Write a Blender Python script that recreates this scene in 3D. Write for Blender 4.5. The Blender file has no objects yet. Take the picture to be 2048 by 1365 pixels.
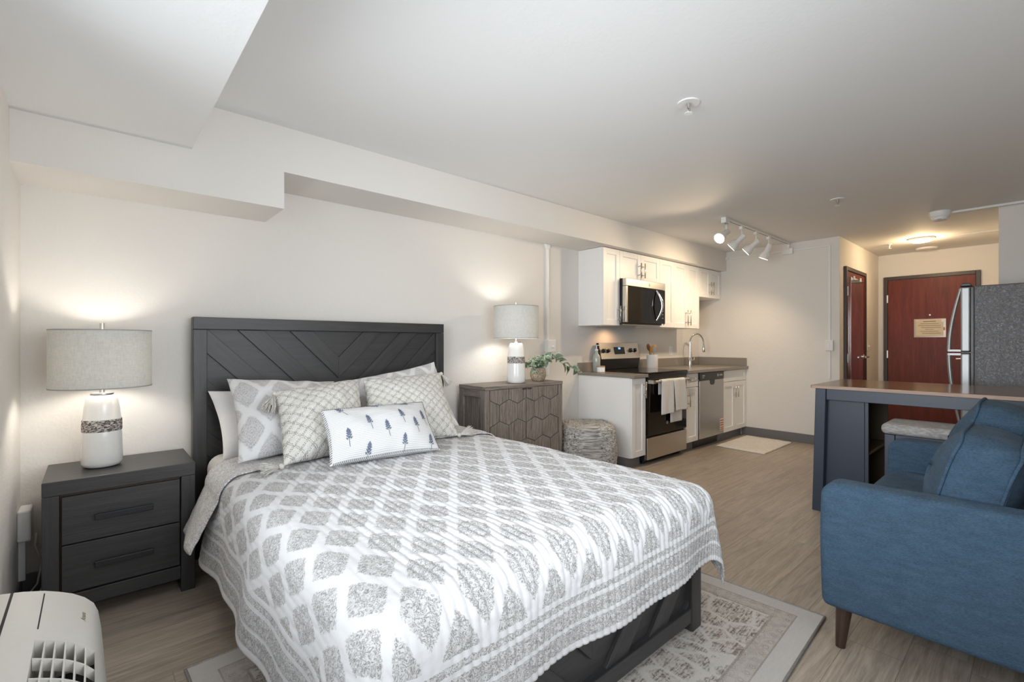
import bpy, bmesh, math, random
import numpy as np
from mathutils import Vector, Matrix, noise as mnoise
random.seed(7)
scene = bpy.context.scene
COL = scene.collection
PI = math.pi
R = math.radians

# ------------------------------------------------------------------ camera, world, big light, exposure
CAM_H = 1.23
cam_d = bpy.data.cameras.new('camera')
cam_d.sensor_width = 36.0
cam_d.lens = 945 / 2048 * 36.0
cam_d.shift_y = 2.5 / 2048
cam_d.clip_start = 0.02
cam = bpy.data.objects.new('camera', cam_d)
COL.objects.link(cam)
cam.location = (0, 0, CAM_H)
cam.rotation_euler = (R(90), 0, R(-41.6))
scene.camera = cam

scene.view_settings.view_transform = 'Standard'
scene.view_settings.look = 'None'
scene.view_settings.exposure = 0.30
scene.view_settings.gamma = 1.0
scene.view_settings.use_curve_mapping = False
scene.cycles.max_bounces = 10
scene.cycles.diffuse_bounces = 7
scene.cycles.glossy_bounces = 5
scene.cycles.transparent_max_bounces = 12
scene.cycles.sample_clamp_indirect = 6.0
scene.cycles.caustics_reflective = False
scene.cycles.caustics_refractive = False
try:
    scene.cycles.use_denoising = True
    scene.cycles.denoiser = 'OPENIMAGEDENOISE'
except Exception:
    pass

w = bpy.data.worlds.new('world')
scene.world = w
w.use_nodes = True
w.node_tree.nodes['Background'].inputs[0].default_value = (0.80, 0.90, 1.0, 1)
w.node_tree.nodes['Background'].inputs[1].default_value = 1.0

def light(name, kind, loc, energy, color, rot=None, aim=None, **kw):
    d = bpy.data.lights.new(name, kind)
    d.energy = energy
    d.color = color
    for k, v in kw.items():
        setattr(d, k, v)
    o = bpy.data.objects.new(name, d)
    COL.objects.link(o)
    o.location = loc
    if aim is not None:
        o.rotation_euler = (Vector(aim) - Vector(loc)).to_track_quat('-Z', 'Y').to_euler()
    elif rot:
        o.rotation_euler = rot
    return o

COOL = (0.93, 0.97, 1.0)
WARM = (1.0, 0.82, 0.60)
LAMPC = (1.0, 0.93, 0.84)
# daylight through the window in the left wall, beside the camera
light('window_daylight', 'AREA', (-0.46, 0.90, 1.44), 41, COOL, aim=(5.0, 1.35, 1.46), shape='RECTANGLE', size=2.4, size_y=1.4, spread=R(102))
# fill light added for the bed wall and pillows, behind an invented side window
light('side_fill', 'AREA', (1.05, -0.60, 1.40), 18, COOL, aim=(1.15, 3.0, 1.36), shape='RECTANGLE', size=1.8, size_y=1.5, spread=R(104))

# ------------------------------------------------------------------ node helpers
class S:
    """a value socket with arithmetic"""
    def __init__(s, nt, sock): s.nt, s.k = nt, sock
    def _m(s, op, *b):
        n = s.nt.nodes.new('ShaderNodeMath'); n.operation = op
        for i, q in enumerate((s,) + b):
            if isinstance(q, S): s.nt.links.new(q.k, n.inputs[i])
            else: n.inputs[i].default_value = q
        return S(s.nt, n.outputs[0])
    def __add__(s, o): return s._m('ADD', o)
    __radd__ = __add__
    def __sub__(s, o): return s._m('SUBTRACT', o)
    def __rsub__(s, o): return (s * -1.0) + o
    def __mul__(s, o): return s._m('MULTIPLY', o)
    __rmul__ = __mul__
    def __truediv__(s, o): return s._m('DIVIDE', o)
    def abs(s): return s._m('ABSOLUTE')
    def fract(s): return s._m('FRACT')
    def floor(s): return s._m('FLOOR')
    def sin(s): return s._m('SINE')
    def pow(s, e): return s._m('POWER', e)
    def max(s, o): return s._m('MAXIMUM', o)
    def min(s, o): return s._m('MINIMUM', o)
    def lt(s, o): return s._m('LESS_THAN', o)
    def gt(s, o): return s._m('GREATER_THAN', o)
    def pp(s, o): return s._m('PINGPONG', o)
    def step(s, a, b):
        n = s.nt.nodes.new('ShaderNodeMapRange'); n.interpolation_type = 'SMOOTHSTEP'
        s.nt.links.new(s.k, n.inputs[0]); n.inputs[1].default_value = a; n.inputs[2].default_value = b
        return S(s.nt, n.outputs[0])

class M:
    def __init__(s, name, color=(.8, .8, .8), rough=.6, metal=0.0, **kw):
        s.m = bpy.data.materials.new(name); s.m.use_nodes = True
        s.nt = s.m.node_tree; s.b = s.nt.nodes['Principled BSDF']
        s.b.inputs['Base Color'].default_value = (*color, 1)
        s.b.inputs['Roughness'].default_value = rough
        s.b.inputs['Metallic'].default_value = metal
        for k, v in kw.items():
            s.b.inputs[k.replace('_', ' ')].default_value = v
        s.m.diffuse_color = (*color, 1)
    def coord(s, which='Object', scale=(1, 1, 1), rot=(0, 0, 0), loc=(0, 0, 0)):
        tc = s.nt.nodes.new('ShaderNodeTexCoord'); mp = s.nt.nodes.new('ShaderNodeMapping')
        s.nt.links.new(tc.outputs[which], mp.inputs[0])
        mp.inputs['Scale'].default_value = scale; mp.inputs['Rotation'].default_value = rot; mp.inputs['Location'].default_value = loc
        return mp.outputs[0]
    def uv(s):
        tc = s.nt.nodes.new('ShaderNodeTexCoord'); sp = s.nt.nodes.new('ShaderNodeSeparateXYZ')
        s.nt.links.new(tc.outputs['UV'], sp.inputs[0])
        return S(s.nt, sp.outputs[0]), S(s.nt, sp.outputs[1])
    def noise(s, vec, scale, detail=3, rough=.5, dist=0.0):
        n = s.nt.nodes.new('ShaderNodeTexNoise')
        if vec is not None: s.nt.links.new(vec, n.inputs['Vector'])
        n.inputs['Scale'].default_value = scale; n.inputs['Detail'].default_value = detail
        n.inputs['Roughness'].default_value = rough; n.inputs['Distortion'].default_value = dist
        return S(s.nt, n.outputs[0])
    def voro(s, vec, scale, feature='F1', out='Distance', rnd=1.0):
        n = s.nt.nodes.new('ShaderNodeTexVoronoi'); n.feature = feature
        s.nt.links.new(vec, n.inputs['Vector']); n.inputs['Scale'].default_value = scale
        n.inputs['Randomness'].default_value = rnd
        return S(s.nt, n.outputs[out])
    def mix(s, f, a, b):
        n = s.nt.nodes.new('ShaderNodeMix'); n.data_type = 'RGBA'
        if isinstance(f, S): s.nt.links.new(f.k, n.inputs[0])
        else: n.inputs[0].default_value = f
        for q, i in ((a, 6), (b, 7)):
            if isinstance(q, tuple): n.inputs[i].default_value = (*q, 1)
            else: s.nt.links.new(q, n.inputs[i])
        return n.outputs[2]
    def ramp(s, f, *stops):
        n = s.nt.nodes.new('ShaderNodeValToRGB'); e = n.color_ramp.elements
        while len(e) < len(stops): e.new(0.5)
        for i, (p, c) in enumerate(stops): e[i].position = p; e[i].color = (*c, 1)
        s.nt.links.new(f.k, n.inputs[0]); return n.outputs[0]
    def color(s, sock): s.nt.links.new(sock, s.b.inputs['Base Color']); return s
    def rough(s, v): s.nt.links.new(v.k, s.b.inputs['Roughness']); return s
    def bump(s, v, strength=.3, dist=.01):
        n = s.nt.nodes.new('ShaderNodeBump'); n.inputs['Strength'].default_value = strength; n.inputs['Distance'].default_value = dist
        s.nt.links.new(v.k, n.inputs['Height']); s.nt.links.new(n.outputs[0], s.b.inputs['Normal']); return s
    def emit(s, c, st):
        s.b.inputs['Emission Color'].default_value = (*c, 1); s.b.inputs['Emission Strength'].default_value = st; return s

def plain(name, c, r=.5, m=0.0, **kw):
    k = M(name, c, r, m, **kw)
    n = k.noise(k.coord('Object'), 60, 2)           # a trace of unevenness
    a = tuple(q * .97 for q in c); b = tuple(min(1, q * 1.03) for q in c)
    k.color(k.mix(n, a, b)); return k.m

MT = {}
def painted(name, c, bump=.12, scale=70, rough=.75):
    k = M(name, c, rough)
    v = k.coord('Object')
    n = k.noise(v, scale, 3, .55); n2 = k.noise(v, scale * .28, 2)
    k.color(k.mix(k.noise(v, 1.3, 2), tuple(q * .985 for q in c), c))
    k.bump(n * .6 + n2 * .6, bump, .01); return k.m
MT['wall'] = painted('wall_paint', (.77, .742, .705), .30)
MT['ceiling'] = painted('ceiling_paint', (.80, .80, .797), .10, 55)
MT['beam'] = painted('soffit_paint', (.77, .742, .705), .13)

def wood(name, dark, light_, rough=.5, stretch=14, scale=3.2, bump=.15, along='x', streak=.6):
    k = M(name, light_, rough)
    sc = (1, stretch, stretch)
    v = k.coord('UV', (1, stretch, 1))
    n = k.noise(v, scale, 6, .62, .6)
    f = k.noise(v, scale * 5, 3, .6)
    g = (n * .7 + f * .3).step(.5 - streak * .33, .5 + streak * .33)
    k.color(k.mix(g, dark, light_)); k.bump(f + n, bump, .004)
    return k.m
MT['char'] = wood('charcoal_wood', (.027, .0265, .027), (.058, .0565, .058), .42, streak=.9)
MT['grey_wood'] = wood('weathered_grey_wood', (.07, .056, .047), (.38, .33, .29), .6, 18, 5.0, .5, streak=.7)
MT['red_wood'] = wood('mahogany_door', (.085, .010, .005), (.200, .034, .014), .42, 9, 2.2, .03, streak=.9)
MT['red_wood'].node_tree.nodes['Principled BSDF'].inputs['Specular IOR Level'].default_value = .3
MT['table_wood'] = wood('walnut_top', (.13, .058, .018), (.25, .122, .042), .17, 12, 3, .04)
MT['table_edge'] = wood('pale_wood_edge', (.34, .22, .16), (.50, .36, .28), .45, 10, 3, .05)
MT['leg_wood'] = wood('dark_walnut_leg', (.030, .016, .010), (.062, .034, .022), .35, 12, 3, .05)
MT['navy'] = plain('navy_paint', (.040, .052, .080), .38)
MT['iron'] = plain('dark_iron', (.018, .019, .023), .4)
MT['inside'] = plain('dark_cabinet_inside', (.07, .042, .02), .35)

def floor_mat():
    k = M('vinyl_plank_floor', (.3, .25, .2), .38)
    x, y = k.uv()
    pw, pl = .18, 1.22
    row = (y / pw).floor()
    off = (row * 12.9898).sin() * 43758.5453
    off = off.fract()
    xx = x / pl + off
    idn = ((xx.floor() * 78.233 + row * 37.719).sin() * 43758.5453).fract()
    gy = (y / pw).fract(); gx = xx.fract()
    gap = ((gy - .5).abs().gt(.4915)).max((gx - .5).abs().gt(.4988))
    cb = k.nt.nodes.new('ShaderNodeCombineXYZ')
    k.nt.links.new((x + idn * 7.0).k, cb.inputs[0]); k.nt.links.new((y * 15.0 + idn * 31.0).k, cb.inputs[1])
    n = k.noise(cb.outputs[0], 2.1, 6, .6, 1.2); f = k.noise(cb.outputs[0], 11, 4, .6)
    t = (n * .65 + f * .35).step(.30, .72)
    c1 = k.mix(t, (.25, .202, .158), (.47, .40, .33))
    c2 = k.mix(t, (.30, .247, .196), (.53, .455, .378))
    c = k.mix(idn, c1, c2)
    c = k.mix(gap * .5, c, (.12, .095, .075))
    k.color(c); k.bump(f * .5 - gap * 1.0, .12, .003)
    k.rough(t * .10 + .33); return k.m
MT['floor'] = floor_mat()
MT['vinyl_base'] = plain('grey_vinyl_base', (.16, .16, .165), .45)
MT['white_cab'] = plain('white_cabinet_paint', (.87, .865, .855), .38)
MT['white_plastic'] = plain('white_plastic', (.80, .80, .79), .4)
MT['white_metal'] = plain('white_metal_paint', (.82, .815, .80), .35)  # ordinary white paint of the track heads
MT['ptac'] = plain('cream_plastic', (.72, .70, .655), .42)
MT['dark_gap'] = plain('dark_gap', (.012, .012, .012), .6)
MT['quartz'] = plain('taupe_quartz', (.265, .235, .205), .22)
MT['toe'] = plain('grey_toe_kick', (.20, .20, .205), .5)
MT['black'] = plain('black_plastic', (.012, .012, .013), .35)
MT['black_glass'] = plain('black_glass', (.006, .006, .007), .04)
MT['oven_glass'] = plain('oven_glass', (.008, .007, .006), .05)
MT['chrome'] = plain('chrome', (.78, .78, .78), .12, 1.0)
MT['nickel'] = plain('brushed_nickel', (.60, .58, .55), .30, 1.0)
def steel(name, c, r=.3):
    k = M(name, c, r, 1.0)
    n = k.noise(k.coord('Object', (1, 1, 160)), 6, 2)
    k.color(k.mix(n, tuple(q * .93 for q in c), c)); k.bump(n, .03, .002); return k.m
MT['steel'] = steel('stainless_steel', (.60, .575, .535))
MT['dw_steel'] = steel('dishwasher_steel', (.50, .485, .465), .36)
MT['fridge_steel'] = steel('fridge_door_steel', (.42, .43, .44), .48)
def fridge_side():
    k = M('textured_black_steel', (.10, .10, .105), .33, .25)
    v = k.coord('Object')
    n = k.noise(v, 55, 4, .65, 1.5)
    k.color(k.mix(n, (.10, .10, .105), (.17, .17, .175))); k.bump(n, .85, .004); return k.m
MT['fridge_side'] = fridge_side()
MT['frame_brown'] = plain('dark_bronze_frame', (.040, .026, .018), .4)
MT['ceramic'] = plain('white_ceramic', (.82, .81, .79), .10)
MT['crock'] = plain('white_stoneware', (.87, .865, .85), .35)
MT['paper'] = plain('cream_paper', (.72, .62, .46), .6)
MT['clear'] = plain('clear_plastic_sleeve', (.50, .44, .40), .15)
MT['ink'] = plain('printed_ink', (.25, .20, .15), .7)
MT['white_bright'] = plain('bright_white', (.86, .86, .85), .5)
MT['wood_spoon'] = plain('amber_wood', (.50, .24, .055), .45)
MT['wood_dark_spoon'] = plain('brown_wood', (.20, .085, .03), .45)
MT['grey_sil'] = plain('grey_silicone', (.35, .36, .36), .5)
MT['bottle'] = plain('pale_green_glass', (.40, .44, .41), .12)
MT['mirror'] = M('mirror_glass', (.9, .9, .9), .015, 1.0).m
MT['orange'] = plain('orange_label', (.55, .20, .06), .6)

def fabric(name, c1, c2, scale=260, bump=.4, rough=.9, stretch=(1, 1, 1), contrast=.5, sheen=0.0):
    k = M(name, c1, rough)
    v = k.coord('Object', stretch)
    n = k.noise(v, scale, 3, .6); big = k.noise(v, scale * .12, 2)
    k.color(k.mix((n * .7 + big * .3).step(.5 - contrast * .3, .5 + contrast * .3), c1, c2)); k.bump(n, bump, .002)
    if sheen: k.b.inputs['Sheen Weight'].default_value = sheen
    return k.m
MT['sofa'] = fabric('blue_chenille', (.020, .046, .080), (.058, .108, .165), 150, .6, .95, (.8, .8, 3.0), .85)
MT['sofa_far'] = MT['sofa']
MT['bench_fab'] = fabric('grey_tweed', (.21, .20, .195), (.47, .455, .44), 110, .5, .95, (1, .4, 1), .8)
MT['linen_white'] = fabric('white_cotton', (.79, .79, .81), (.84, .84, .855), 300, .15)
MT['sheet'] = fabric('grey_white_sheet', (.66, .64, .62), (.72, .70, .68), 300, .1)
MT['tassel'] = fabric('cream_yarn', (.55, .53, .48), (.74, .72, .68), 180, .7, .95, (3, 3, .4))
MT['towel'] = fabric('white_dish_towel', (.68, .665, .645), (.85, .84, .82), 240, .5, .95, (2.2, 2.2, .25), .6)
MT['mat_fab'] = fabric('ivory_bath_mat', (.70, .66, .61), (.82, .785, .74), 45, .8, .95, (1, 1, 1), .6)

def shade_mat():
    k = M('linen_lamp_shade', (.66, .645, .61), .9)
    v = k.coord('Object', (1, 1, .25)); v2 = k.coord('Object', (.3, .3, 2.5))
    n = k.noise(v, 170, 2) * .5 + k.noise(v2, 130, 2) * .5
    c = k.mix(n.step(.3, .7), (.56, .555, .535), (.70, .695, .675)); k.color(c); k.bump(n, .25, .002)
    tr = k.nt.nodes.new('ShaderNodeBsdfTranslucent'); tr.inputs[0].default_value = (.74, .74, .70, 1)
    mx = k.nt.nodes.new('ShaderNodeMixShader'); mx.inputs[0].default_value = .2
    out = k.nt.nodes['Material Output']
    k.nt.links.new(k.b.outputs[0], mx.inputs[1]); k.nt.links.new(tr.outputs[0], mx.inputs[2]); k.nt.links.new(mx.outputs[0], out.inputs[0])
    return k.m
MT['shade'] = shade_mat()
def band_mat():
    k = M('brown_ribbed_band', (.07, .045, .04), .6)
    v = k.coord('Object', (1, 1, 3.5))
    n = k.noise(v, 75, 3, .7)
    k.color(k.mix(n.step(.46, .56), (.045, .028, .026), (.62, .58, .54))); k.bump(n, .6, .003); return k.m
MT['band'] = band_mat()

def damask_mask(k, x, y, a, b, sz=.31, seed=0.0):
    def cell(ox, oy):
        dx = ((x / a + ox).fract() - .5).abs(); dy = ((y / b + oy).fract() - .5).abs()
        wob = ((x * (2 * PI / a * 6)).sin() * .018) + ((y * (2 * PI / b * 7)).sin() * .018)
        return (dx / sz).pow(1.3) + (dy / (sz * 1.12)).pow(1.05) + wob
    return cell(0.0, 0.0).min(cell(.5, .5))
def damask(name, a, b, fine, edge=None, base=(.66, .66, .675), inkc=(.22, .215, .215), pale=(.575, .57, .57), scroll=0.0, sz=.332, offx=0.0):
    k = M(name, base, .92)
    x, y = k.uv(); x = x + offx
    tcv = k.coord('UV')
    d = damask_mask(k, x, y, a, b, sz) + (k.noise(tcv, 150, 2) - .5) * .42
    m = 1.0 - d.step(.90, 1.04)
    n = k.noise(tcv, fine, 4, .6, 2.2)
    lines = (n - .5).abs() * 7.0
    ink = 1.0 - lines.step(.06, .42)
    if scroll:
        ring = ((d * 17.0 + k.noise(tcv, 42, 2) * 3.2).sin()).abs()
        ink = (ink * .30).max(1.0 - ring.step(.10, .42))
    c = k.mix(ink, pale, inkc)
    if edge:
        # printed border: two bands of small dense print near the hems
        e = edge(k, x, y)
        band = (((e - .078).abs().lt(.056)) * ((e - .078).abs().gt(.006))).max((e - .158).abs().lt(.010))
        m = m * e.gt(.185)
        m = m.max(band)
    c = k.mix(m, base, c)
    k.color(c)
    fn = k.noise(tcv, 420, 2)
    k.bump(fn * .5 + k.noise(tcv, 26, 3) * 1.2, .28, .004)
    return k.m
QX0, QX1, QL = -1.16, 1.16, 1.955
def q_edge(k, x, y):
    ex = (x.abs() * -1.0) + QX1
    return ex.min(QL - y)
MT['quilt'] = damask('damask_quilt', .165, .235, 60, q_edge)
def print_mat():
    k = M('small_scroll_print', (.72, .715, .72), .92)
    v = k.coord('UV'); n = k.noise(v, 62, 4, .6, 2.0)
    ink = 1.0 - ((n - .5).abs() * 9.0).step(.10, .7)
    k.color(k.mix(ink, (.73, .725, .73), (.36, .355, .36))); k.bump(k.noise(v, 300, 2), .25, .003); return k.m
MT['quilt_back'] = print_mat()
MT['sham'] = damask('damask_sham', .19, .25, 70, None, (.76, .76, .775), (.32, .315, .325), (.64, .635, .645), scroll=1.0, sz=.345, offx=.14)
def knit():
    k = M('diamond_tufted_cream', (.66, .62, .54), .95)
    x, y = k.uv(); v = k.coord('UV')
    wob = k.noise(v, 60, 2) * .012
    p = x + y + wob; q = x - y + wob
    P = .062
    def dbl(a, b):
        d = ((a / P).fract() - .5).abs() * P
        ln = (d - .005).abs().lt(.0021)
        dash = ((b / .0125 + (d.gt(.005)) * .0).fract()).gt(.36)
        return ln * dash
    nn = k.noise(v, 90, 2).gt(.42)
    m = dbl(p, q).max(dbl(q, p)) * nn
    base = k.mix(k.noise(v, 230, 3).step(.3, .7), (.58, .565, .525), (.76, .745, .71))
    k.color(k.mix(m, base, (.22, .215, .205)))
    dd = ((p / P).fract() - .5).abs().min(((q / P).fract() - .5).abs())
    k.bump(dd * 1.6 + k.noise(v, 220, 2) * .35 - m * .25, .75, .006); return k.m
MT['knit'] = knit()
def stripe():
    k = M('ticking_stripe_white', (.8, .8, .8), .9)
    x, y = k.uv(); v = k.coord('UV')
    ln = ((y / .0085).fract() - .5).abs().lt(.13)
    k.color(k.mix(ln * .9, (.70, .70, .70), (.46, .47, .485))); k.bump(k.noise(v, 400, 2), .2, .002); return k.m
MT['stripe'] = stripe()
MT['embroid'] = fabric('blue_embroidery', (.10, .12, .19), (.17, .20, .28), 300, .4)
MT['stitch'] = fabric('charcoal_whipstitch', (.06, .06, .07), (.12, .12, .13), 300, .4)
def woven(name, c1, c2, c3, sx, sy, b=.9):
    k = M(name, c1, .95)
    x, y = k.uv()
    cb = k.nt.nodes.new('ShaderNodeCombineXYZ')
    k.nt.links.new((x * sx).k, cb.inputs[0]); k.nt.links.new((y * sy).k, cb.inputs[1])
    n = k.noise(cb.outputs[0], 1.0, 3, .65, 1.0); n2 = k.noise(cb.outputs[0], 2.3, 2)
    c = k.ramp(n * .6 + n2 * .4, (.36, c1), (.47, c2), (.60, c3))
    k.color(c); k.bump(n * .7 + n2 * .5, b, .012); return k.m
MT['pouf'] = woven('chunky_woven_wool', (.06, .057, .055), (.36, .34, .32), (.74, .71, .66), 22, 62)
MT['basket'] = woven('seagrass_weave', (.10, .075, .045), (.36, .29, .20), (.60, .52, .41), 60, 120)
def leaf():
    k = M('variegated_leaf', (.1, .2, .1), .45)
    x, y = k.uv()
    st = ((y * 9.0 + x.abs() * 6.0).fract() - .5).abs().gt(.30)
    e = x.abs().gt(.80)
    c = k.mix(st * .8, (.026, .070, .030), (.36, .46, .36)); k.color(k.mix(e, c, (.48, .56, .44)))
    return k.m
MT['leaf'] = leaf()
MT['stem'] = plain('green_stem', (.14, .20, .08), .5)
def rug():
    k = M('distressed_oriental_rug', (.5, .45, .4), .95)
    x, y = k.uv(); v = k.coord('UV')
    LX, LY = 2.11, 1.58
    ex = (LX / 2) - x.abs(); ey = (LY / 2) - y.abs(); e = ex.min(ey)
    n1 = k.noise(v, 9, 5, .65, 1.0); n2 = k.noise(v, 34, 4, .65, 1.5)
    strk = k.noise(k.coord('UV', (1, 9, 1)), 14, 4, .7)
    ivory, greige, brown, blue = (.60, .56, .515), (.43, .385, .345), (.22, .155, .12), (.15, .165, .21)
    patt = k.ramp(n2 * .45 + strk * .55, (.37, blue), (.43, brown), (.48, greige), (.54, ivory))
    field = k.ramp(n1 * .35 + n2 * .65, (.36, blue), (.42, (.36, .32, .29)), (.48, (.50, .46, .42)), (.55, ivory))
    cb = k.nt.nodes.new('ShaderNodeCombineXYZ'); wx = n1 * .10
    k.nt.links.new((x * 8.0 + wx * 3.0).k, cb.inputs[0]); k.nt.links.new((y * 6.0 + wx * 3.0).k, cb.inputs[1])
    vd = k.voro(cb.outputs[0], 1.0, 'DISTANCE_TO_EDGE', rnd=.75)
    outl = 1.0 - vd.step(.03, .07)
    main = k.mix(outl * .9, patt, (.64, .61, .565))
    inb = e.lt(.43) * e.gt(.16)
    c = k.mix(inb, field, main)
    guard = (e.lt(.165) * e.gt(.085)).max(e.lt(.49) * e.gt(.43))
    vd2 = k.voro(v, 19.0, 'F1', rnd=.15)
    flw = ((vd2 * 40.0).sin()).gt(.3) * vd2.lt(.34) * n2.gt(.45)
    gcol = k.mix(flw * .65, k.mix(n2.step(.4, .6), (.44, .40, .36), (.53, .49, .45)), (.24, .20, .18))
    c = k.mix(guard, c, gcol)
    thin = ((e - .165).abs().lt(.005)).max((e - .087).abs().lt(.004)).max((e - .43).abs().lt(.005)).max((e - .49).abs().lt(.004))
    c = k.mix(thin * .6, c, (.28, .235, .205))
    c = k.mix(e.lt(.085), c, k.mix(strk, (.50, .475, .45), (.62, .595, .565)))
    c = k.mix(n1.step(.45, .75) * .3, c, ivory)
    k.color(c); k.bump(n2 + k.noise(v, 300, 2), .5, .004); return k.m
MT['rug'] = rug()
MT['rug_edge'] = fabric('rug_binding', (.30, .29, .28), (.42, .41, .40), 200, .5)
def glow(name, c, st):
    k = M(name, (.9, .88, .84), .4); k.emit(c, st); return k.m
MT['bulb_on'] = glow('lit_bulb', (1, .93, .80), 14)
MT['hall_on'] = glow('lit_diffuser', (1, .92, .78), 9)
MT['display'] = glow('blue_display', (.10, .28, 1.0), 2.2)
MT['display'].node_tree.nodes['Principled BSDF'].inputs['Base Color'].default_value = (.02, .04, .1, 1)
k = M('window_pane_glass', (1, 1, 1), 0.0)
_t = k.nt.nodes.new('ShaderNodeBsdfTransparent'); _g = k.nt.nodes.new('ShaderNodeBsdfGlossy'); _g.inputs['Roughness'].default_value = 0.0
_x = k.nt.nodes.new('ShaderNodeMixShader'); _x.inputs[0].default_value = .05
k.nt.links.new(_t.outputs[0], _x.inputs[1]); k.nt.links.new(_g.outputs[0], _x.inputs[2]); k.nt.links.new(_x.outputs[0], k.nt.nodes['Material Output'].inputs[0])
MT['pane'] = k.m

# ------------------------------------------------------------------ mesh builder
class MB:
    def __init__(s): s.v, s.f, s.uv = [], [], []
    def face(s, idx, uv): s.f.append(tuple(idx)); s.uv.append(uv)
    def box(s, x0, x1, y0, y1, z0, z1, grain=None):
        b = len(s.v); d = (x1 - x0, y1 - y0, z1 - z0)
        for z in (z0, z1):
            for y in (y0, y1):
                for x in (x0, x1): s.v.append((x, y, z))
        g = grain if grain is not None else max(range(3), key=lambda i: d[i])
        o1, o2 = random.random() * 5, random.random() * 5
        for q, ax in (((0, 2, 3, 1), 2), ((4, 5, 7, 6), 2), ((0, 1, 5, 4), 1), ((2, 6, 7, 3), 1), ((0, 4, 6, 2), 0), ((1, 3, 7, 5), 0)):
            axes = [i for i in range(3) if i != ax]
            if g in axes: ua = g; va = axes[0] if axes[1] == g else axes[1]
            else: ua, va = axes
            s.face([b + i for i in q], [(s.v[b + i][ua] + o1, s.v[b + i][va] + o2) for i in q])
        return s
    def prism(s, poly, axis, a, b, grain=(1, 0)):
        """poly: 2D points; axis: the extrusion axis; the other two axes in order"""
        ax = [i for i in range(3) if i != axis]; n = len(poly); base = len(s.v)
        for t in (a, b):
            for p in poly:
                c = [0, 0, 0]; c[ax[0]], c[ax[1]], c[axis] = p[0], p[1], t; s.v.append(tuple(c))
        gx, gy = grain; L = math.hypot(gx, gy); gx /= L; gy /= L; o = random.random() * 5
        uvf = lambda p: (p[0] * gx + p[1] * gy + o, -p[0] * gy + p[1] * gx + o)
        s.face([base + i for i in range(n)], [uvf(p) for p in poly])
        s.face([base + n + i for i in reversed(range(n))], [uvf(p) for p in reversed(poly)])
        for i in range(n):
            j = (i + 1) % n; L = math.dist(poly[i], poly[j])
            s.face([base + i, base + n + i, base + n + j, base + j], [(0 + o, 0), (0 + o, b - a), (L + o, b - a), (L + o, 0)])
        return s
    def lathe(s, prof, c, n=40, ax=None, cap=True):
        """prof: (radius, height) from the bottom up, about a vertical axis through c (or axis ax)"""
        base = len(s.v); c = Vector(c)
        rot = Vector((0, 0, 1)).rotation_difference(Vector(ax).normalized()).to_matrix() if ax else None
        acc = 0; pv = None; hs = []
        for r, h in prof:
            if pv: acc += math.dist(pv, (r, h))
            hs.append(acc); pv = (r, h)
            for i in range(n):
                a = 2 * PI * i / n; p = Vector((r * math.cos(a), r * math.sin(a), h))
                if rot: p = rot @ p
                s.v.append(tuple(c + p))
        rm = max(r for r, h in prof)
        for k in range(len(prof) - 1):
            for i in range(n):
                j = (i + 1) % n; u0, u1 = 2 * PI * rm * i / n, 2 * PI * rm * (i + 1) / n
                s.face([base + k * n + i, base + k * n + j, base + (k + 1) * n + j, base + (k + 1) * n + i],
                       [(u0, hs[k]), (u1, hs[k]), (u1, hs[k + 1]), (u0, hs[k + 1])])
        if cap:
            if prof[0][0] > 1e-5: s.face([base + i for i in reversed(range(n))], [(0, 0)] * n)
            if prof[-1][0] > 1e-5: s.face([base + (len(prof) - 1) * n + i for i in range(n)], [(0, 0)] * n)
        return s
    def tube(s, pts, r, n=10, cap=True):
        pts = [Vector(p) for p in pts]; base = len(s.v); m = len(pts)
        rr = r if isinstance(r, (list, tuple)) else [r] * m
        t0 = (pts[1] - pts[0]).normalized(); up = Vector((0, 0, 1)) if abs(t0.z) < .9 else Vector((1, 0, 0))
        nrm = (up - t0 * up.dot(t0)).normalized(); acc = 0
        for i, p in enumerate(pts):
            t = (pts[min(i + 1, m - 1)] - pts[max(i - 1, 0)]).normalized()
            nrm = (nrm - t * nrm.dot(t)).normalized(); bn = t.cross(nrm)
            for j in range(n):
                a = 2 * PI * j / n; s.v.append(tuple(p + nrm * (rr[i] * math.cos(a)) + bn * (rr[i] * math.sin(a))))
        for i in range(m - 1):
            L = (pts[i + 1] - pts[i]).length
            for j in range(n):
                k = (j + 1) % n
                s.face([base + i * n + j, base + i * n + k, base + (i + 1) * n + k, base + (i + 1) * n + j],
                       [(acc, j / n), (acc, (j + 1) / n), (acc + L, (j + 1) / n), (acc + L, j / n)])
            acc += L
        if cap:
            s.face([base + j for j in reversed(range(n))], [(0, 0)] * n)
            s.face([base + (m - 1) * n + j for j in range(n)], [(0, 0)] * n)
        return s
    def grid(s, fn, nu, nv, uvfn=None, closed_u=False):
        base = len(s.v); uvs = []
        for j in range(nv + 1):
            for i in range(nu + 1):
                s.v.append(tuple(fn(i / nu, j / nv))); uvs.append(uvfn(i / nu, j / nv) if uvfn else (i / nu, j / nv))
        W = nu + 1
        for j in range(nv):
            for i in range(nu):
                q = [j * W + i, j * W + i + 1, (j + 1) * W + i + 1, (j + 1) * W + i]
                s.face([base + a for a in q], [uvs[a] for a in q])
        return s
    def sphere(s, c, r, n=14, sc=(1, 1, 1)):
        def fn(a, b):
            th, ph = 2 * PI * a, PI * b
            return (c[0] + r * sc[0] * math.sin(ph) * math.cos(th), c[1] + r * sc[1] * math.sin(ph) * math.sin(th), c[2] - r * sc[2] * math.cos(ph))
        return s.grid(fn, n * 2, n)
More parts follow.
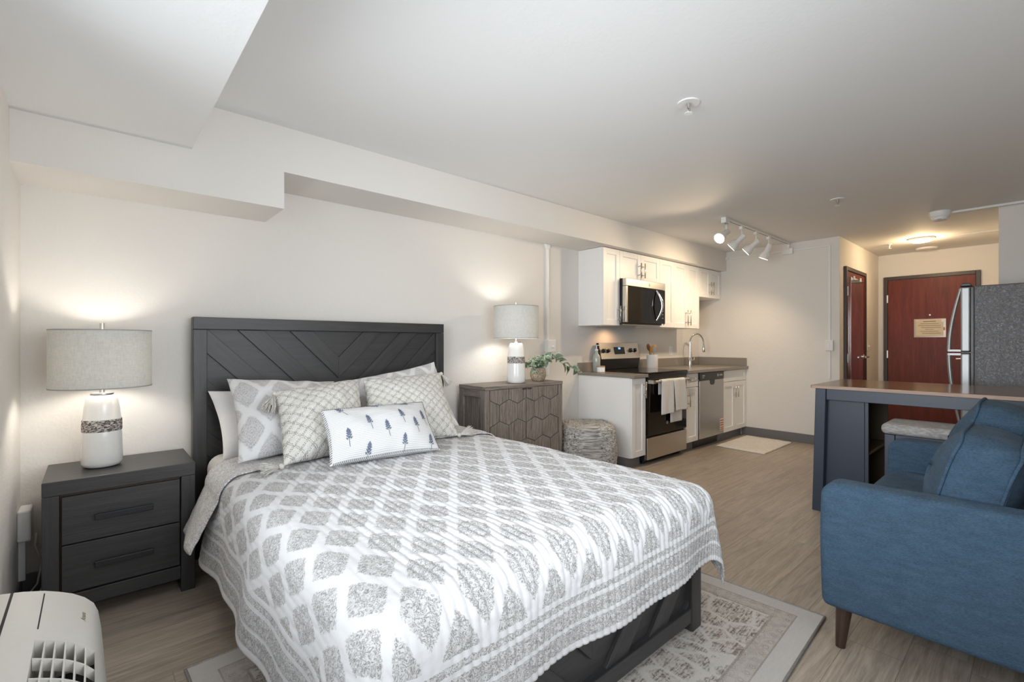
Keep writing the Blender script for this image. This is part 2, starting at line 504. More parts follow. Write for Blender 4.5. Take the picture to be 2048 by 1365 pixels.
    def build(s, name, mat, parent=None, bevel=0, smooth=False, seg=2, weld=False, subd=0, solid=0, sharp=None):
        me = bpy.data.meshes.new(name)
        v = np.array(s.v, dtype=np.float64)
        if parent is not None:
            top = parent
            while top.parent: top = top.parent
            org = Vector(top.location)
        else:
            org = Vector(((v[:, 0].min() + v[:, 0].max()) / 2, (v[:, 1].min() + v[:, 1].max()) / 2, v[:, 2].min()))
        v = v - np.array(org)
        me.from_pydata(v.tolist(), [], s.f)
        uvl = me.uv_layers.new(name='UVMap')
        flat = [c for f in s.uv for uv in f for c in uv]
        uvl.data.foreach_set('uv', flat)
        bm = bmesh.new(); bm.from_mesh(me)
        if weld: bmesh.ops.remove_doubles(bm, verts=bm.verts, dist=1e-5)
        bmesh.ops.recalc_face_normals(bm, faces=bm.faces)
        if sharp is not None:
            for e in bm.edges:
                if len(e.link_faces) == 2 and e.calc_face_angle(0) > sharp: e.smooth = False
        bm.to_mesh(me); bm.free()
        if smooth: me.polygons.foreach_set('use_smooth', [True] * len(me.polygons))
        me.materials.append(MT[mat] if isinstance(mat, str) else mat)
        o = bpy.data.objects.new(name, me); COL.objects.link(o)
        if parent is not None: o.parent = parent
        else: o.location = org
        if solid:
            md = o.modifiers.new('solid', 'SOLIDIFY'); md.thickness = solid; md.offset = 0
        if bevel:
            md = o.modifiers.new('bevel', 'BEVEL'); md.width = bevel; md.segments = seg; md.limit_method = 'ANGLE'; md.angle_limit = R(35)
        if subd:
            md = o.modifiers.new('subd', 'SUBSURF'); md.levels = subd; md.render_levels = subd
        return o

def thing(name, label, cat, loc=(0, 0, 0), rot=0, group=None):
    o = bpy.data.objects.new(name, None); o.empty_display_size = .05
    COL.objects.link(o); o.location = loc; o.rotation_euler = (0, 0, rot)
    return tag(o, label, cat, group)
def tag(o, label, cat, group=None):
    o['label'] = label; o['category'] = cat
    if group: o['group'] = group
    return o
def struct(o): o['kind'] = 'structure'; return o
def bx(name, mat, parent, x0, x1, y0, y1, z0, z1, bevel=.003, grain=None, **kw):
    return MB().box(x0, x1, y0, y1, z0, z1, grain).build(name, mat, parent, bevel=bevel, **kw)
def clip(poly, rect):
    """clip a polygon to a half-plane list [(nx, ny, c)] keeping nx*x+ny*y <= c"""
    for nx, ny, c in rect:
        out = []
        for i in range(len(poly)):
            p, q = poly[i], poly[(i + 1) % len(poly)]
            dp, dq = nx * p[0] + ny * p[1] - c, nx * q[0] + ny * q[1] - c
            if dp <= 0: out.append(p)
            if dp * dq < 0:
                t = dp / (dp - dq); out.append((p[0] + t * (q[0] - p[0]), p[1] + t * (q[1] - p[1])))
        poly = out
        if len(poly) < 3: return []
    return poly

# ------------------------------------------------------------------ the room
XL, YB, YR, XF, CE = -.262, 3.30, -.42, 6.50, 2.465
HY, XD, RX, RY = 1.58, 8.44, 6.16, .275
T = .12
fl = MB(); fl.box(XL - T, XD + T, YR - T, YB + T, -.08, 0)
fl.uv = [[(fl.v[i][0], fl.v[i][1]) for i in f] for f in fl.f]
struct(fl.build('floor', 'floor'))
struct(MB().box(XL - T, XD + T, YR - T, YB + T, CE, CE + .1).build('ceiling', 'ceiling'))
WY0, WY1, WZ0, WZ1 = -.15, 1.95, .78, 2.10
wl = MB()
wl.box(XL - T, XL, YR - T, WY0, 0, CE).box(XL - T, XL, WY1, YB, 0, CE).box(XL - T, XL, WY0, WY1, 0, WZ0).box(XL - T, XL, WY0, WY1, WZ1, CE)
struct(wl.build('wall_left', 'wall'))
struct(MB().box(XL - T, XF + T, YB, YB + T, 0, CE).build('wall_back', 'wall'))
SX0, SX1, SZ0, SZ1 = .20, 1.90, .70, 2.10  # opening for the invented window that lets the side fill in
wr = MB().box(XL, SX0, YR - T, YR, 0, CE).box(SX1, RX, YR - T, YR, 0, CE).box(SX0, SX1, YR - T, YR, 0, SZ0).box(SX0, SX1, YR - T, YR, SZ1, CE)
struct(wr.build('wall_right', 'wall'))
struct(MB().box(XF, XF + T, HY + T, YB, 0, CE).build('wall_kitchen_end', 'wall'))
struct(MB().box(XF, XD, HY, HY + T, 0, CE).build('wall_hall_left', 'wall'))
struct(MB().box(XD, XD + T, YR - T, HY + T, 0, CE).build('wall_entry', 'wall'))
struct(MB().box(RX, XD, YR - T, RY, 0, CE).build('wall_hall_right', 'wall'))
# soffits and the beam along the window wall
struct(MB().box(XL, XF, 2.893, YB, 2.207, CE).build('trim_1', 'beam'))
struct(MB().box(XL, .822, 2.893, YB, 1.996, 2.207).build('trim_2', 'beam'))
struct(MB().box(XL, .380, YR, 2.893, 2.217, CE).build('trim_3', 'ceiling'))
# windows
def window(name, axis, p0, a0, a1, z0, z1):
    f = MB()
    def b(m, u0, u1, v0, v1, d0, d1):
        if axis == 'x': m.box(p0 + d0, p0 + d1, u0, u1, v0, v1)
        else: m.box(u0, u1, p0 + d0, p0 + d1, v0, v1)
    e = .05
    b(f, a0, a0 + e, z0, z1, .02, .09); b(f, a1 - e, a1, z0, z1, .02, .09); b(f, a0 + e, a1 - e, z0, z0 + e, .02, .09); b(f, a0 + e, a1 - e, z1 - e, z1, .02, .09)
    m_ = (a0 + a1) / 2; b(f, m_ - .025, m_ + .025, z0 + e, z1 - e, .02, .09)
    w_ = struct(f.build(name, 'white_plastic', bevel=.003))
    g = MB(); b(g, a0 + e, a1 - e, z0 + e, z1 - e, .05, .056)
    g.build('pane', 'pane', w_)
window('window_1', 'x', XL - T, WY0, WY1, WZ0, WZ1)
window('fill_window', 'y', YR - T, SX0, SX1, SZ0, SZ1)  # unseen window, added so the side fill has a way in
# vinyl baseboards
for nm, a in (('baseboard_back', (XL, 3.87, YB - .008, YB, 0, .10)), ('baseboard_left', (XL, XL + .008, YR, YB - .01, 0, .10)),
              ('baseboard_kitchen_end', (XF - .008, XF, HY, 2.69, 0, .11)), ('baseboard_hall_left', (7.64, XD, HY - .008, HY, 0, .10)),
              ('baseboard_entry', (XD - .008, XD, RY, .52, 0, .10)), ('baseboard_right', (SX1, RX, YR, YR + .008, 0, .10))):
    struct(MB().box(*a).build(nm, 'vinyl_base', bevel=.002))

# doors -------------------------------------------------------------
d1 = struct(thing('door_1', 'dark red wooden entry door in a bronze frame', 'door', (XD, 1.02, 0)))
del d1['label'], d1['category']
fx = XD - .03
fm = MB().box(fx, XD, 1.471, 1.517, 0, 2.15).box(fx, XD, .533, .579, 0, 2.15).box(fx, XD, .579, 1.471, 2.103, 2.15)
fm.build('frame', 'frame_brown', d1, bevel=.004)
bx('door_leaf', 'red_wood', d1, XD - .018, XD, .58, 1.47, .008, 2.10, .002)
for z in (1.84, 1.06, .26):
    MB().box(fx - .006, fx + .01, 1.463, 1.482, z - .055, z + .055).build('hinge', 'nickel', d1, bevel=.003)
MB().lathe([(.012, 0), (.012, .006), (.006, .008)], (XD - .018, 1.022, 1.594), 16, (-1, 0, 0)).build('peephole', 'nickel', d1, smooth=True, sharp=.6)
MB().lathe([(.030, 0), (.028, .012), (.012, .016), (.012, .05)], (XD - .018, .645, 1.02), 20, (-1, 0, 0)).tube([(XD - .068, .645, 1.02), (XD - .070, .70, 1.02), (XD - .066, .76, 1.015)], .010).build('lever_handle', 'nickel', d1, smooth=True, sharp=.6)
d2 = struct(thing('door_2', 'narrow', 'door', (7.145, HY, 0)))
del d2['label'], d2['category']
fy = HY - .03
MB().box(6.67, 6.715, fy, HY, 0, 2.135).box(7.575, 7.62, fy, HY, 0, 2.135).box(6.715, 7.575, fy, HY, 2.088, 2.135).build('frame', 'frame_brown', d2, bevel=.004)
bx('door_leaf', 'red_wood', d2, 6.716, 7.574, HY - .018, HY, .008, 2.086, .002)
for z in (1.84, 1.04, .26):
    MB().box(6.708, 6.73, fy - .006, fy + .01, z - .055, z + .055).build('hinge', 'nickel', d2, bevel=.003)
MB().lathe([(.032, 0), (.030, .012), (.013, .018), (.013, .055)], (7.50, HY - .018, 1.04), 20, (0, -1, 0)).tube([(7.50, HY - .070, 1.04), (7.44, HY - .074, 1.04), (7.375, HY - .070, 1.035)], [.013, .011, .009]).build('lever_handle', 'nickel', d2, smooth=True, sharp=.6)

mi = thing('hanging_mirror', 'tall frameless mirror hung by clips over the narrow hall door', 'mirror', (7.15, HY - .026, .75))
bx('glass', 'mirror', mi, 6.86, 7.44, HY - .030, HY - .019, .75, 2.02, .002)
for x in (7.0, 7.30):
    MB().box(x - .02, x + .02, HY - .036, HY - .0185, 1.995, 2.045).build('clip', 'white_plastic', mi, bevel=.004)

nt = thing('door_notice', 'cream paper notice in a clear sleeve on the entry door', 'notice', (XD - .02, 1.02, 1.30))
bx('sleeve', 'clear', nt, XD - .0212, XD - .0183, .860, 1.185, 1.297, 1.545, .001)
bx('sheet', 'paper', nt, XD - .0235, XD - .0214, .885, 1.165, 1.315, 1.535, 0)
ln = MB()
for i, (w0, w1) in enumerate(((.96, 1.09), (.93, 1.12), (.91, 1.14), (.91, 1.11), (.98, 1.07), (.93, 1.12), (.91, 1.10))):
    z = 1.505 - i * .026; ln.box(XD - .0243, XD - .0236, w0, w1, z, z + (.006 if i else .010))
ln.build('printed_lines', 'ink', nt)
bx('sticker', 'white_bright', nt, XD - .0245, XD - .0236, .868, .905, 1.50, 1.535, 0)
bx('tag', 'wood_spoon', nt, XD - .0245, XD - .0236, .868, .884, 1.39, 1.43, 0)

# ------------------------------------------------------------------ wall fittings, raceways, ceiling fittings
def raceway(name, label, segs, mat='white_plastic', boxes=()):
    t = thing(name, label, 'cable raceway', segs[0][:1] + segs[0][2:3] + segs[0][4:5])
    for a in segs: bx('channel', mat, t, *a, bevel=.003)
    for nm, a in boxes: bx(nm, mat, t, *a, bevel=.006)
    return t
rw = thing('cable_raceway', 'white vertical raceway with outlet box on the bed wall right of lamp', 'cable raceway', (3.39, YB, .9))
bx('channel', 'white_plastic', rw, 3.375, 3.405, YB - .025, YB, .90, 2.16, .004)
MB().prism([(3.375, 2.16), (3.405, 2.16), (3.43, 2.206), (3.35, 2.206)], 1, YB - .03, YB).build('ceiling_boot', 'white_plastic', rw, bevel=.004)
ob = bx('outlet_box', 'white_plastic', rw, 3.36, 3.475, YB - .055, YB - .0005, 1.13, 1.255, .006)
MB().lathe([(.013, 0), (.013, .006), (.006, .012), (.006, .02)], (3.425, YB - .055, 1.185), 16, (0, -1, 0)).build('knob', 'white_bright', ob, smooth=True, sharp=.6)

cr = thing('corner_raceway', 'white raceway and junction box low in the corner beside nightstand', 'cable raceway', (-.235, YB - .03, .10))
bx('junction_box', 'white_plastic', cr, XL + .001, XL + .048, YB - .155, YB - .035, .30, .445, .008)
bx('channel', 'white_plastic', cr, XL + .001, XL + .026, YB - .11, YB - .08, .105, .30, .003)

kr = thing('kitchen_raceway', 'thin white raceway framing the kitchen end wall with its light switch', 'cable raceway', (XF, 2.1, .8))
bx('channel', 'white_plastic', kr, XF - .012, XF, 1.69, 2.86, 2.362, 2.380, .003)
bx('channel', 'white_plastic', kr, XF - .012, XF, 1.668, 1.69, .80, 2.38, .003)
MB().prism([(2.86, 2.362), (2.893, 2.352), (2.893, 2.392), (2.86, 2.380)], 0, XF - .03, XF).build('end_boot', 'white_plastic', kr, bevel=.003)
bx('junction_box', 'white_plastic', kr, XF - .045, XF - .0125, 2.06, 2.18, 2.325, 2.40, .006)
sw = bx('switch_box', 'white_plastic', kr, XF - .045, XF - .0125, 1.635, 1.715, 1.13, 1.255, .005)
MB().box(XF - .053, XF - .045, 1.667, 1.683, 1.18, 1.205).build('toggle', 'white_bright', sw, bevel=.002)

hs = thing('light_switch', 'white light switch on the hall wall beside narrow door', 'switch', (7.80, HY, 1.12))
bx('plate', 'white_plastic', hs, 7.765, 7.845, HY - .010, HY, 1.115, 1.235, .003)
MB().box(7.795, 7.815, HY - .026, HY - .010, 1.165, 1.19).build('toggle', 'white_bright', hs, bevel=.003)

ko = thing('wall_outlet', 'white outlet above the backsplash between crock and faucet', 'outlet', (5.75, YB, 1.05))
bx('plate', 'white_bright', ko, 5.71, 5.785, YB - .008, YB, 1.055, 1.175, .003)
for z in (1.09, 1.14): bx('socket', 'white_plastic', ko, 5.733, 5.762, YB - .0105, YB - .008, z - .014, z + .014, .002)

def sprinkler(label, x, y, small=False):
    t = thing('fire_sprinkler', label, 'sprinkler', (x, y, CE), 0, 'ceiling sprinklers')
    r = .026 if small else .055
    MB().lathe([(r * .42, -.004), (r, -.006), (r, 0)], (x, y, CE), 28).build('escutcheon', 'white_plastic', t, smooth=True, sharp=.5)
    f = MB().lathe([(.010, -.030), (.012, -.005)], (x, y, CE), 14)
    for s_ in (-1, 1): f.tube([(x + s_ * .011, y, CE - .008), (x + s_ * .016, y, CE - .03), (x + s_ * .006, y, CE - .052)], .0028, 6)
    f.build('frame', 'nickel', t, smooth=True, sharp=.6)
    MB().lathe([(.020, -.056), (.020, -.0535), (.004, -.052)], (x, y, CE), 18).build('deflector', 'white_bright', t, smooth=True, sharp=.5)
sprinkler('white sprinkler head on the ceiling above the middle of the room', 2.298, 1.218)
sprinkler('white sprinkler head on the ceiling in front of the hall opening', 4.811, 1.185)
sprinkler('tiny sprinkler head on the hall ceiling beside the lit lamp', 7.511, 1.294, True)

sd = thing('smoke_detector', 'round white smoke detector on the ceiling at end of its raceway', 'smoke detector', (6.0, .655, CE))
MB().lathe([(.0, -.082), (.050, -.082), (.058, -.074), (.060, -.058), (.066, -.056), (.068, -.05), (.074, -.046), (.078, -.030), (.080, -.026), (.082, 0)], (6.0, .655, CE), 36).build('housing', 'white_plastic', sd, smooth=True, sharp=.5)
MB().box(5.945, 5.953, .64, .67, CE - .079, CE - .070).build('button', 'dark_gap', sd, bevel=.002)
cw = bx('ceiling_raceway', 'white_plastic', None, 6.045, 6.075, YR + .001, .58, CE - .02, CE - .0005, .003)
tag(cw, 'white raceway on the ceiling running right from smoke detector', 'cable raceway')
hr = thing('hall_raceway', 'thin raceway from the lit hall lamp down the hall side wall', 'cable raceway', (7.4, .6, CE))
bx('channel', 'white_plastic', hr, 7.388, 7.408, RY, .845, CE - .014, CE - .0005, .002)
bx('channel', 'white_plastic', hr, 7.388, 7.408, RY + .0005, RY + .014, 1.0, CE - .015, .002)

hl = thing('ceiling_lamp', 'lit round flush lamp on the hall ceiling', 'ceiling light', (7.36, .97, CE))
MB().lathe([(.115, -.022), (.125, -.014), (.125, 0)], (7.36, .97, CE), 40).build('base', 'white_plastic', hl, smooth=True, sharp=.5)
MB().lathe([(0, -.052), (.04, -.050), (.08, -.042), (.105, -.030), (.112, -.022)], (7.36, .97, CE), 40).build('diffuser', 'hall_on', hl, smooth=True)
light('hall_lamp_light', 'POINT', (7.36, .97, CE - .10), 13, (1.0, .72, .40), shadow_soft_size=.08)
h2 = tag(MB().lathe([(0, -.030), (.06, -.028), (.10, -.022), (.112, -.010), (.115, 0)], (8.16, 1.02, CE), 36).build('ceiling_speaker', 'white_plastic', None, smooth=True, sharp=.5), 'unlit pale round disc on the hall ceiling near the entry door', 'detector')

# track light ---------------------------------------------------------
tk = thing('track_light', 'white ceiling track light with four spot heads in the kitchen', 'track light', (5.55, 2.10, CE))
bx('track', 'white_plastic', tk, 4.70, 6.47, 2.082, 2.118, CE - .022, CE - .0005, .003)
bx('slot', 'dark_gap', tk, 4.76, 6.40, 2.096, 2.104, CE - .0225, CE - .0215, 0)
bx('end_feed', 'white_plastic', tk, 4.65, 4.74, 2.075, 2.125, CE - .055, CE - .0005, .004)
MB().box(6.44, 6.47, 2.09, 2.12, 2.40, CE - .022).box(6.44, XF - .046, 2.10, 2.115, 2.385, 2.40).build('drop_feed', 'white_plastic', tk, bevel=.003)
HEADS = [(4.715, (-.79, .12, -.52), 30), (5.08, (-.25, .80, -.74), 13), (5.45, (-.25, .80, -.74), 13), (5.81, (-.05, .36, -.82), 28)]
for hx, dv, lit in HEADS:
    d = Vector(dv).normalized()
    hd = MB().box(hx - .03, hx + .03, 2.083, 2.117, CE - .055, CE - .022).build('spot_head', 'white_metal', tk, bevel=.004)
    MB().tube([(hx, 2.10, CE - .055), (hx, 2.10, CE - .125)], .007, 8).build('stem', 'white_metal', hd, smooth=True, sharp=.6)
    p0 = Vector((hx, 2.10, CE - .14)) - d * .035
    pr = [(.0, 0), (.024, .002), (.028, .012), (.028, .085), (.034, .10), (.048, .125), (.054, .150), (.055, .175), (.051, .175), (.048, .150)]
    MB().lathe(pr, p0, 28, d, cap=False).build('can', 'white_metal', hd, smooth=True, sharp=.7)
    MB().lathe([(0, .160), (.03, .163), (.0485, .158)], p0, 24, d, cap=False).build('bulb', 'bulb_on', hd, smooth=True)
    lp = p0 + d * .19
    light('spot_beam', 'SPOT', lp, lit, (1.0, .77, .50), aim=lp + d, spot_size=R(140), spot_blend=.9, shadow_soft_size=.028)

# ------------------------------------------------------------------ kitchen cabinets
def pull(m, x, y, z0, z1, horiz=False):
    if horiz: m.tube([(z0, y - .032, x), (z1, y - .032, x)], .006, 8); ps = [(z0 + (z1 - z0) * .2, x), (z0 + (z1 - z0) * .8, x)]
    else: m.tube([(x, y - .032, z0), (x, y - .032, z1)], .006, 8); ps = [(x, z0 + (z1 - z0) * .2), (x, z0 + (z1 - z0) * .8)]
    for px, pz in ps: m.tube([(px, y, pz), (px, y - .032, pz)], .0045, 8)
    return m
def shaker(parent, name, x0, x1, z0, z1, y, hand=None, hz=None, rail=.058):
    """a recessed-panel front whose face is at y"""
    g = .0015; x0 += g; x1 -= g; z0 += g; z1 -= g; t = .020; rail = min(rail, (x1 - x0) * .30, (z1 - z0) * .32)
    m = MB().box(x0, x0 + rail, y, y + t, z0, z1).box(x1 - rail, x1, y, y + t, z0, z1)
    m.box(x0 + rail, x1 - rail, y, y + t, z0, z0 + rail).box(x0 + rail, x1 - rail, y, y + t, z1 - rail, z1)
    m.box(x0 + rail, x1 - rail, y + .010, y + t, z0 + rail, z1 - rail)
    o = m.build(name, 'white_cab', parent, bevel=.0018)
    if hand == 'h': pull(MB(), hz, y, x0 + (x1 - x0) * .2, x1 - (x1 - x0) * .2, True).build('handle', 'nickel', o, smooth=True, sharp=.6)
    elif hand is not None: pull(MB(), hand, y, hz[0], hz[1]).build('handle', 'nickel', o, smooth=True, sharp=.6)
    return o
YU = 2.968
def upper(label, x0, x1, z0, doors):
    t = thing('wall_cabinet', label, 'cabinet', ((x0 + x1) / 2, 3.14, z0), 0, 'upper kitchen cabinets')
    bx('body', 'white_cab', t, x0 + .0005, x1 - .0005, YU + .021, YB - .001, z0, 2.203, .0015)
    for a, b, hx, hz in doors: shaker(t, 'door', a, b, z0, 2.200, YU, hx, hz)
    return t
upper('narrow single door white wall cabinet at the left end above range', 3.875, 4.154, 1.405, [(3.875, 4.154, 4.125, (1.43, 1.61))])
upper('short double door white wall cabinet above the microwave', 4.154, 4.933, 1.905, [(4.154, 4.545, 4.510, (1.94, 2.10)), (4.545, 4.933, 4.580, (1.94, 2.10))])
upper('narrow single door white wall cabinet right of the microwave', 4.933, 5.252, 1.405, [(4.933, 5.252, 4.965, (1.43, 1.61))])
upper('tall double door white wall cabinet left of sink corner', 5.252, 5.880, 1.405, [(5.252, 5.566, 5.530, (1.44, 1.63)), (5.566, 5.880, 5.602, (1.44, 1.63))])
upper('short double door white wall cabinet above the sink in the corner', 5.880, 6.495, 1.822, [(5.880, 6.187, 6.150, (1.86, 2.03)), (6.187, 6.495, 6.224, (1.86, 2.03))])
YBS = 2.63
def base_cab(label, x0, x1):
    t = thing('base_cabinet', label, 'cabinet', ((x0 + x1) / 2, 2.97, 0), 0, 'lower kitchen cabinets')
    bx('body', 'white_cab', t, x0, x1, YBS + .021, YB - .001, .105, .74 if x1 > 6.4 else .882, .0015)
    if x1 > 6.4: MB().box(x0, x0 + .018, YBS + .021, YB - .001, .7405, .882).box(x1 - .018, x1, YBS + .021, YB - .001, .7405, .882).box(x0 + .0185, x1 - .0185, YBS + .021, YBS + .04, .7405, .882).build('upper_frame', 'white_cab', t)
    bx('toe_kick', 'toe', t, x0 + .005, x1 - .0005, 2.70, 2.72, 0, .104, .001)
    return t
b1 = base_cab('narrow white base cabinet at the left end beside the range', 3.875, 4.112)
bx('toe_kick', 'toe', b1, 3.882, 3.89, 2.72, YB - .01, 0, .104, .001)
shaker(b1, 'door', 3.876, 4.112, .108, .878, YBS, 4.075, (.68, .84))
b2 = base_cab('narrow white base cabinet between range and dishwasher', 4.905, 5.188)
shaker(b2, 'drawer', 4.906, 5.188, .725, .878, YBS, 'h', .80)
shaker(b2, 'door', 4.906, 5.188, .108, .721, YBS, 4.945, (.515, .665))
b3 = base_cab('white sink base cabinet with double doors in the right corner', 5.808, 6.494)
shaker(b3, 'false_drawer', 5.809, 6.493, .735, .878, YBS)
shaker(b3, 'door', 5.809, 6.150, .108, .731, YBS, 6.112, (.53, .67))
shaker(b3, 'door', 6.150, 6.493, .108, .731, YBS, 6.188, (.53, .67))

c1 = thing('countertop', 'short taupe countertop left of the range', 'countertop', (3.99, 2.95, .883))
bx('slab', 'quartz', c1, 3.862, 4.114, 2.60, YB - .001, .8835, .915, .002)
bx('backsplash', 'quartz', c1, 3.862, 4.150, YB - .020, YB - .001, .9155, 1.012, .002)
c2 = thing('countertop', 'long taupe countertop with sink right of the range', 'countertop', (5.7, 2.95, .883))
SK = (5.93, 6.36, 2.76, 3.10)
MB().box(4.902, SK[0], 2.60, YB - .001, .8835, .915).box(SK[1], 6.497, 2.60, YB - .001, .8835, .915).box(SK[0], SK[1], 2.60, SK[2], .8835, .915).box(SK[0], SK[1], SK[3], YB - .001, .8835, .915).build('slab', 'quartz', c2)
bx('backsplash', 'quartz', c2, 4.902, 6.497, YB - .020, YB - .001, .9155, 1.022, .002)
bx('side_splash', 'quartz', c2, 6.478, 6.497, 2.62, YB - .021, .9155, 1.022, .002)
sk = MB()
sk.box(SK[0] - .01, SK[1] + .01, SK[2] - .01, SK[3] + .01, .755, .762).box(SK[0] - .012, SK[0] - .001, SK[2] - .01, SK[3] + .01, .762, .882).box(SK[1] + .001, SK[1] + .012, SK[2] - .01, SK[3] + .01, .762, .882)
sk.box(SK[0] - .001, SK[1] + .001, SK[2] - .012, SK[2] - .001, .762, .882).box(SK[0] - .001, SK[1] + .001, SK[3] + .001, SK[3] + .012, .762, .882)
sk.build('sink_basin', 'white_bright', c2)
fa = thing('kitchen_faucet', 'chrome gooseneck faucet with pull-down spray head at the sink', 'faucet', (6.06, 3.19, .915))
MB().lathe([(.028, 0), (.028, .008), (.022, .014), (.020, .10), (.016, .11)], (6.06, 3.19, .9155), 24).build('base', 'chrome', fa, smooth=True, sharp=.6)
pts = [(6.06, 3.19, 1.02), (6.06, 3.19, 1.22)]
for i in range(1, 13):
    a = PI * i / 12
    pts.append((6.06 + .10 * (1 - math.cos(a)) * .8, 3.19 - .10 * (1 - math.cos(a)) * .55, 1.22 + .125 * math.sin(a)))
pts.append((pts[-1][0] + .004, pts[-1][1] - .003, 1.19))
MB().tube(pts, .0125, 14).build('gooseneck', 'chrome', fa, smooth=True, sharp=.8)
e = pts[-1]
MB().lathe([(.0, 0), (.017, 0), (.0205, .012), (.019, .06), (.014, .095)], (e[0], e[1], 1.095), 20).build('spray_head', 'chrome', fa, smooth=True, sharp=.6)
MB().tube([(6.08, 3.175, .985), (6.105, 3.155, .99), (6.115, 3.15, 1.04)], [.010, .008, .006], 10).build('lever', 'chrome', fa, smooth=True, sharp=.8)

# range ---------------------------------------------------------------
rg = thing('range', 'stainless electric range with black glass top and oven door', 'range', (4.51, 2.95, 0))
RX0, RX1 = 4.120, 4.896
bx('body', 'black', rg, RX0, RX1, 2.655, 3.27, .035, .895, .003)
bx('cooktop', 'black_glass', rg, RX0 - .001, RX1 + .001, 2.605, 3.235, .8955, .928, .005)
bx('drawer', 'steel', rg, RX0 + .002, RX1 - .002, 2.615, 2.6545, .055, .272, .004, grain=0)
od = bx('oven_door', 'oven_glass', rg, RX0 + .002, RX1 - .002, 2.615, 2.6545, .292, .875, .006)
bx('trim_strip', 'black', od, RX0 + .004, RX1 - .004, 2.612, 2.6146, .868, .892, .001)
hm = MB().tube([(RX0 + .02, 2.567, .835), (RX1 - .02, 2.567, .835)], .0145, 12)
hm.box(RX0 + .012, RX0 + .055, 2.553, 2.6148, .818, .852).box(RX1 - .055, RX1 - .012, 2.553, 2.6148, .818, .852)
hm.build('handle', 'steel', od, smooth=True, sharp=.6)
MB().lathe([(.019, 0), (.019, .001)], (4.49, 2.6148, .395), 24, (0, -1, 0)).build('badge', 'nickel', od)
for fx_ in (RX0 + .05, RX1 - .05): MB().lathe([(.018, 0), (.018, .035)], (fx_, 2.70, 0), 12).build('foot', 'black', rg)
bg = MB().prism([(3.228, .928), (3.275, .928), (3.275, 1.222), (3.245, 1.222), (3.205, 1.045)], 0, RX0 + .025, RX1 - .004).build('backguard', 'black', rg, bevel=.004)
MB().prism([(3.2035, 1.045), (3.2048, 1.045), (3.2448, 1.2215), (3.2435, 1.2215)], 0, RX0 + .03, RX1 - .008).build('control_panel', 'steel', bg)
nb = Vector((0, -.975, .22)).normalized()
def onpanel(x, z): return Vector((x, 3.2035 + (z - 1.045) * (.040 / .1765), z))
for kx in (4.205, 4.285, 4.72, 4.80):
    kb = MB().lathe([(.026, 0), (.026, .004), (.021, .008), (.019, .030), (.015, .033)], onpanel(kx, 1.135), 24, nb).build('knob', 'black', bg, smooth=True, sharp=.5)
    c_ = onpanel(kx, 1.135) + nb * .034
    MB().box(kx - .003, kx + .003, c_.y - .004, c_.y + .004, c_.z - .018, c_.z + .018).build('pointer', 'chrome', kb)
pd = onpanel(4.50, 1.135)
dm = MB(); a0 = onpanel(4.40, 1.095); a1 = onpanel(4.60, 1.175)
dm.prism([(a0.y - .003, a0.z), (a0.y, a0.z), (a1.y, a1.z), (a1.y - .003, a1.z)], 0, 4.405, 4.60); dp = dm.build('display_panel', 'black_glass', bg)
b0 = onpanel(4.47, 1.150); b1_ = onpanel(4.52, 1.170)
MB().prism([(b0.y - .0042, b0.z), (b0.y - .0032, b0.z), (b1_.y - .0032, b1_.z), (b1_.y - .0042, b1_.z)], 0, 4.485, 4.525).build('clock', 'display', dp)

# towels over the oven handle
def towel(label, x0, x1, zf, zb, sx=0.0, off=0.0):
    def fn(a, b):
        L1, L2 = .835 - zf, .835 - zb; tot = L1 + L2 + .05; sdist = b * tot
        x = x0 + (x1 - x0) * a
        wv = .006 * math.sin(a * 9 + x0 * 30) * min(1, abs(b - .55) * 3)
        rr = .019 + off
        if sdist < L1: z = zf + sdist; y = 2.567 - rr - .004 * (1 - sdist / L1) + wv; x += sx * (1 - sdist / L1)
        elif sdist < L1 + .05:
            t = (sdist - L1) / .05 * PI; z = .835 + rr * math.sin(t); y = 2.567 - rr * math.cos(t)
        else: z = .835 - (sdist - L1 - .05); y = 2.567 + rr + wv * .3
        return (x, y, z)
    o = MB().grid(fn, 22, 60).build('dish_towel', 'towel', None, smooth=True, solid=.005)
    return tag(o, label, 'towel', 'dish towels on the oven handle')
towel('left pale dish towel hanging straight over the oven handle', 4.275, 4.500, .502, .70, -.01)
towel('right pale dish towel folded in two layers over the oven handle', 4.505, 4.735, .515, .392, .045)

# microwave -------------------------------------------------------------
mw = thing('microwave', 'stainless over-the-range microwave with curved handle', 'microwave', (4.54, 3.08, 1.44))
MX0, MX1 = 4.158, 4.930
bx('body', 'black', mw, MX0, MX1, 2.94, YB - .002, 1.425, 1.9035, .004)
bx('door_glass', 'black_glass', mw, MX0 + .035, MX1 - .002, 2.895, 2.9395, 1.440, 1.822, .004)
bx('vent_band', 'steel', mw, MX0 + .002, MX1 - .002, 2.893, 2.9395, 1.824, 1.902, .004, grain=0)
bx('side_trim', 'steel', mw, MX0 + .002, MX0 + .034, 2.893, 2.9395, 1.440, 1.822, .003)
bx('underside_plate', 'steel', mw, MX0 + .03, MX1 - .03, 2.95, 3.26, 1.414, 1.4245, .002)
hp = []
for i in range(17):
    t = i / 16; hp.append((4.735 + .030 * math.sin(PI * t), 2.893 - .002 - .052 * math.sin(PI * t), 1.475 + .335 * t))
MB().tube(hp, [.010 + .007 * math.sin(PI * i / 16) for i in range(17)], 12).build('handle', 'chrome', mw, smooth=True, sharp=.8)
MB().lathe([(.016, 0), (.016, .0012)], (4.60, 2.893, 1.863), 20, (0, -1, 0)).lathe([(.010, .0012), (.010, .0022)], (4.60, 2.893, 1.863), 20, (0, -1, 0)).build('emblem', 'chrome', mw)
kp = MB()
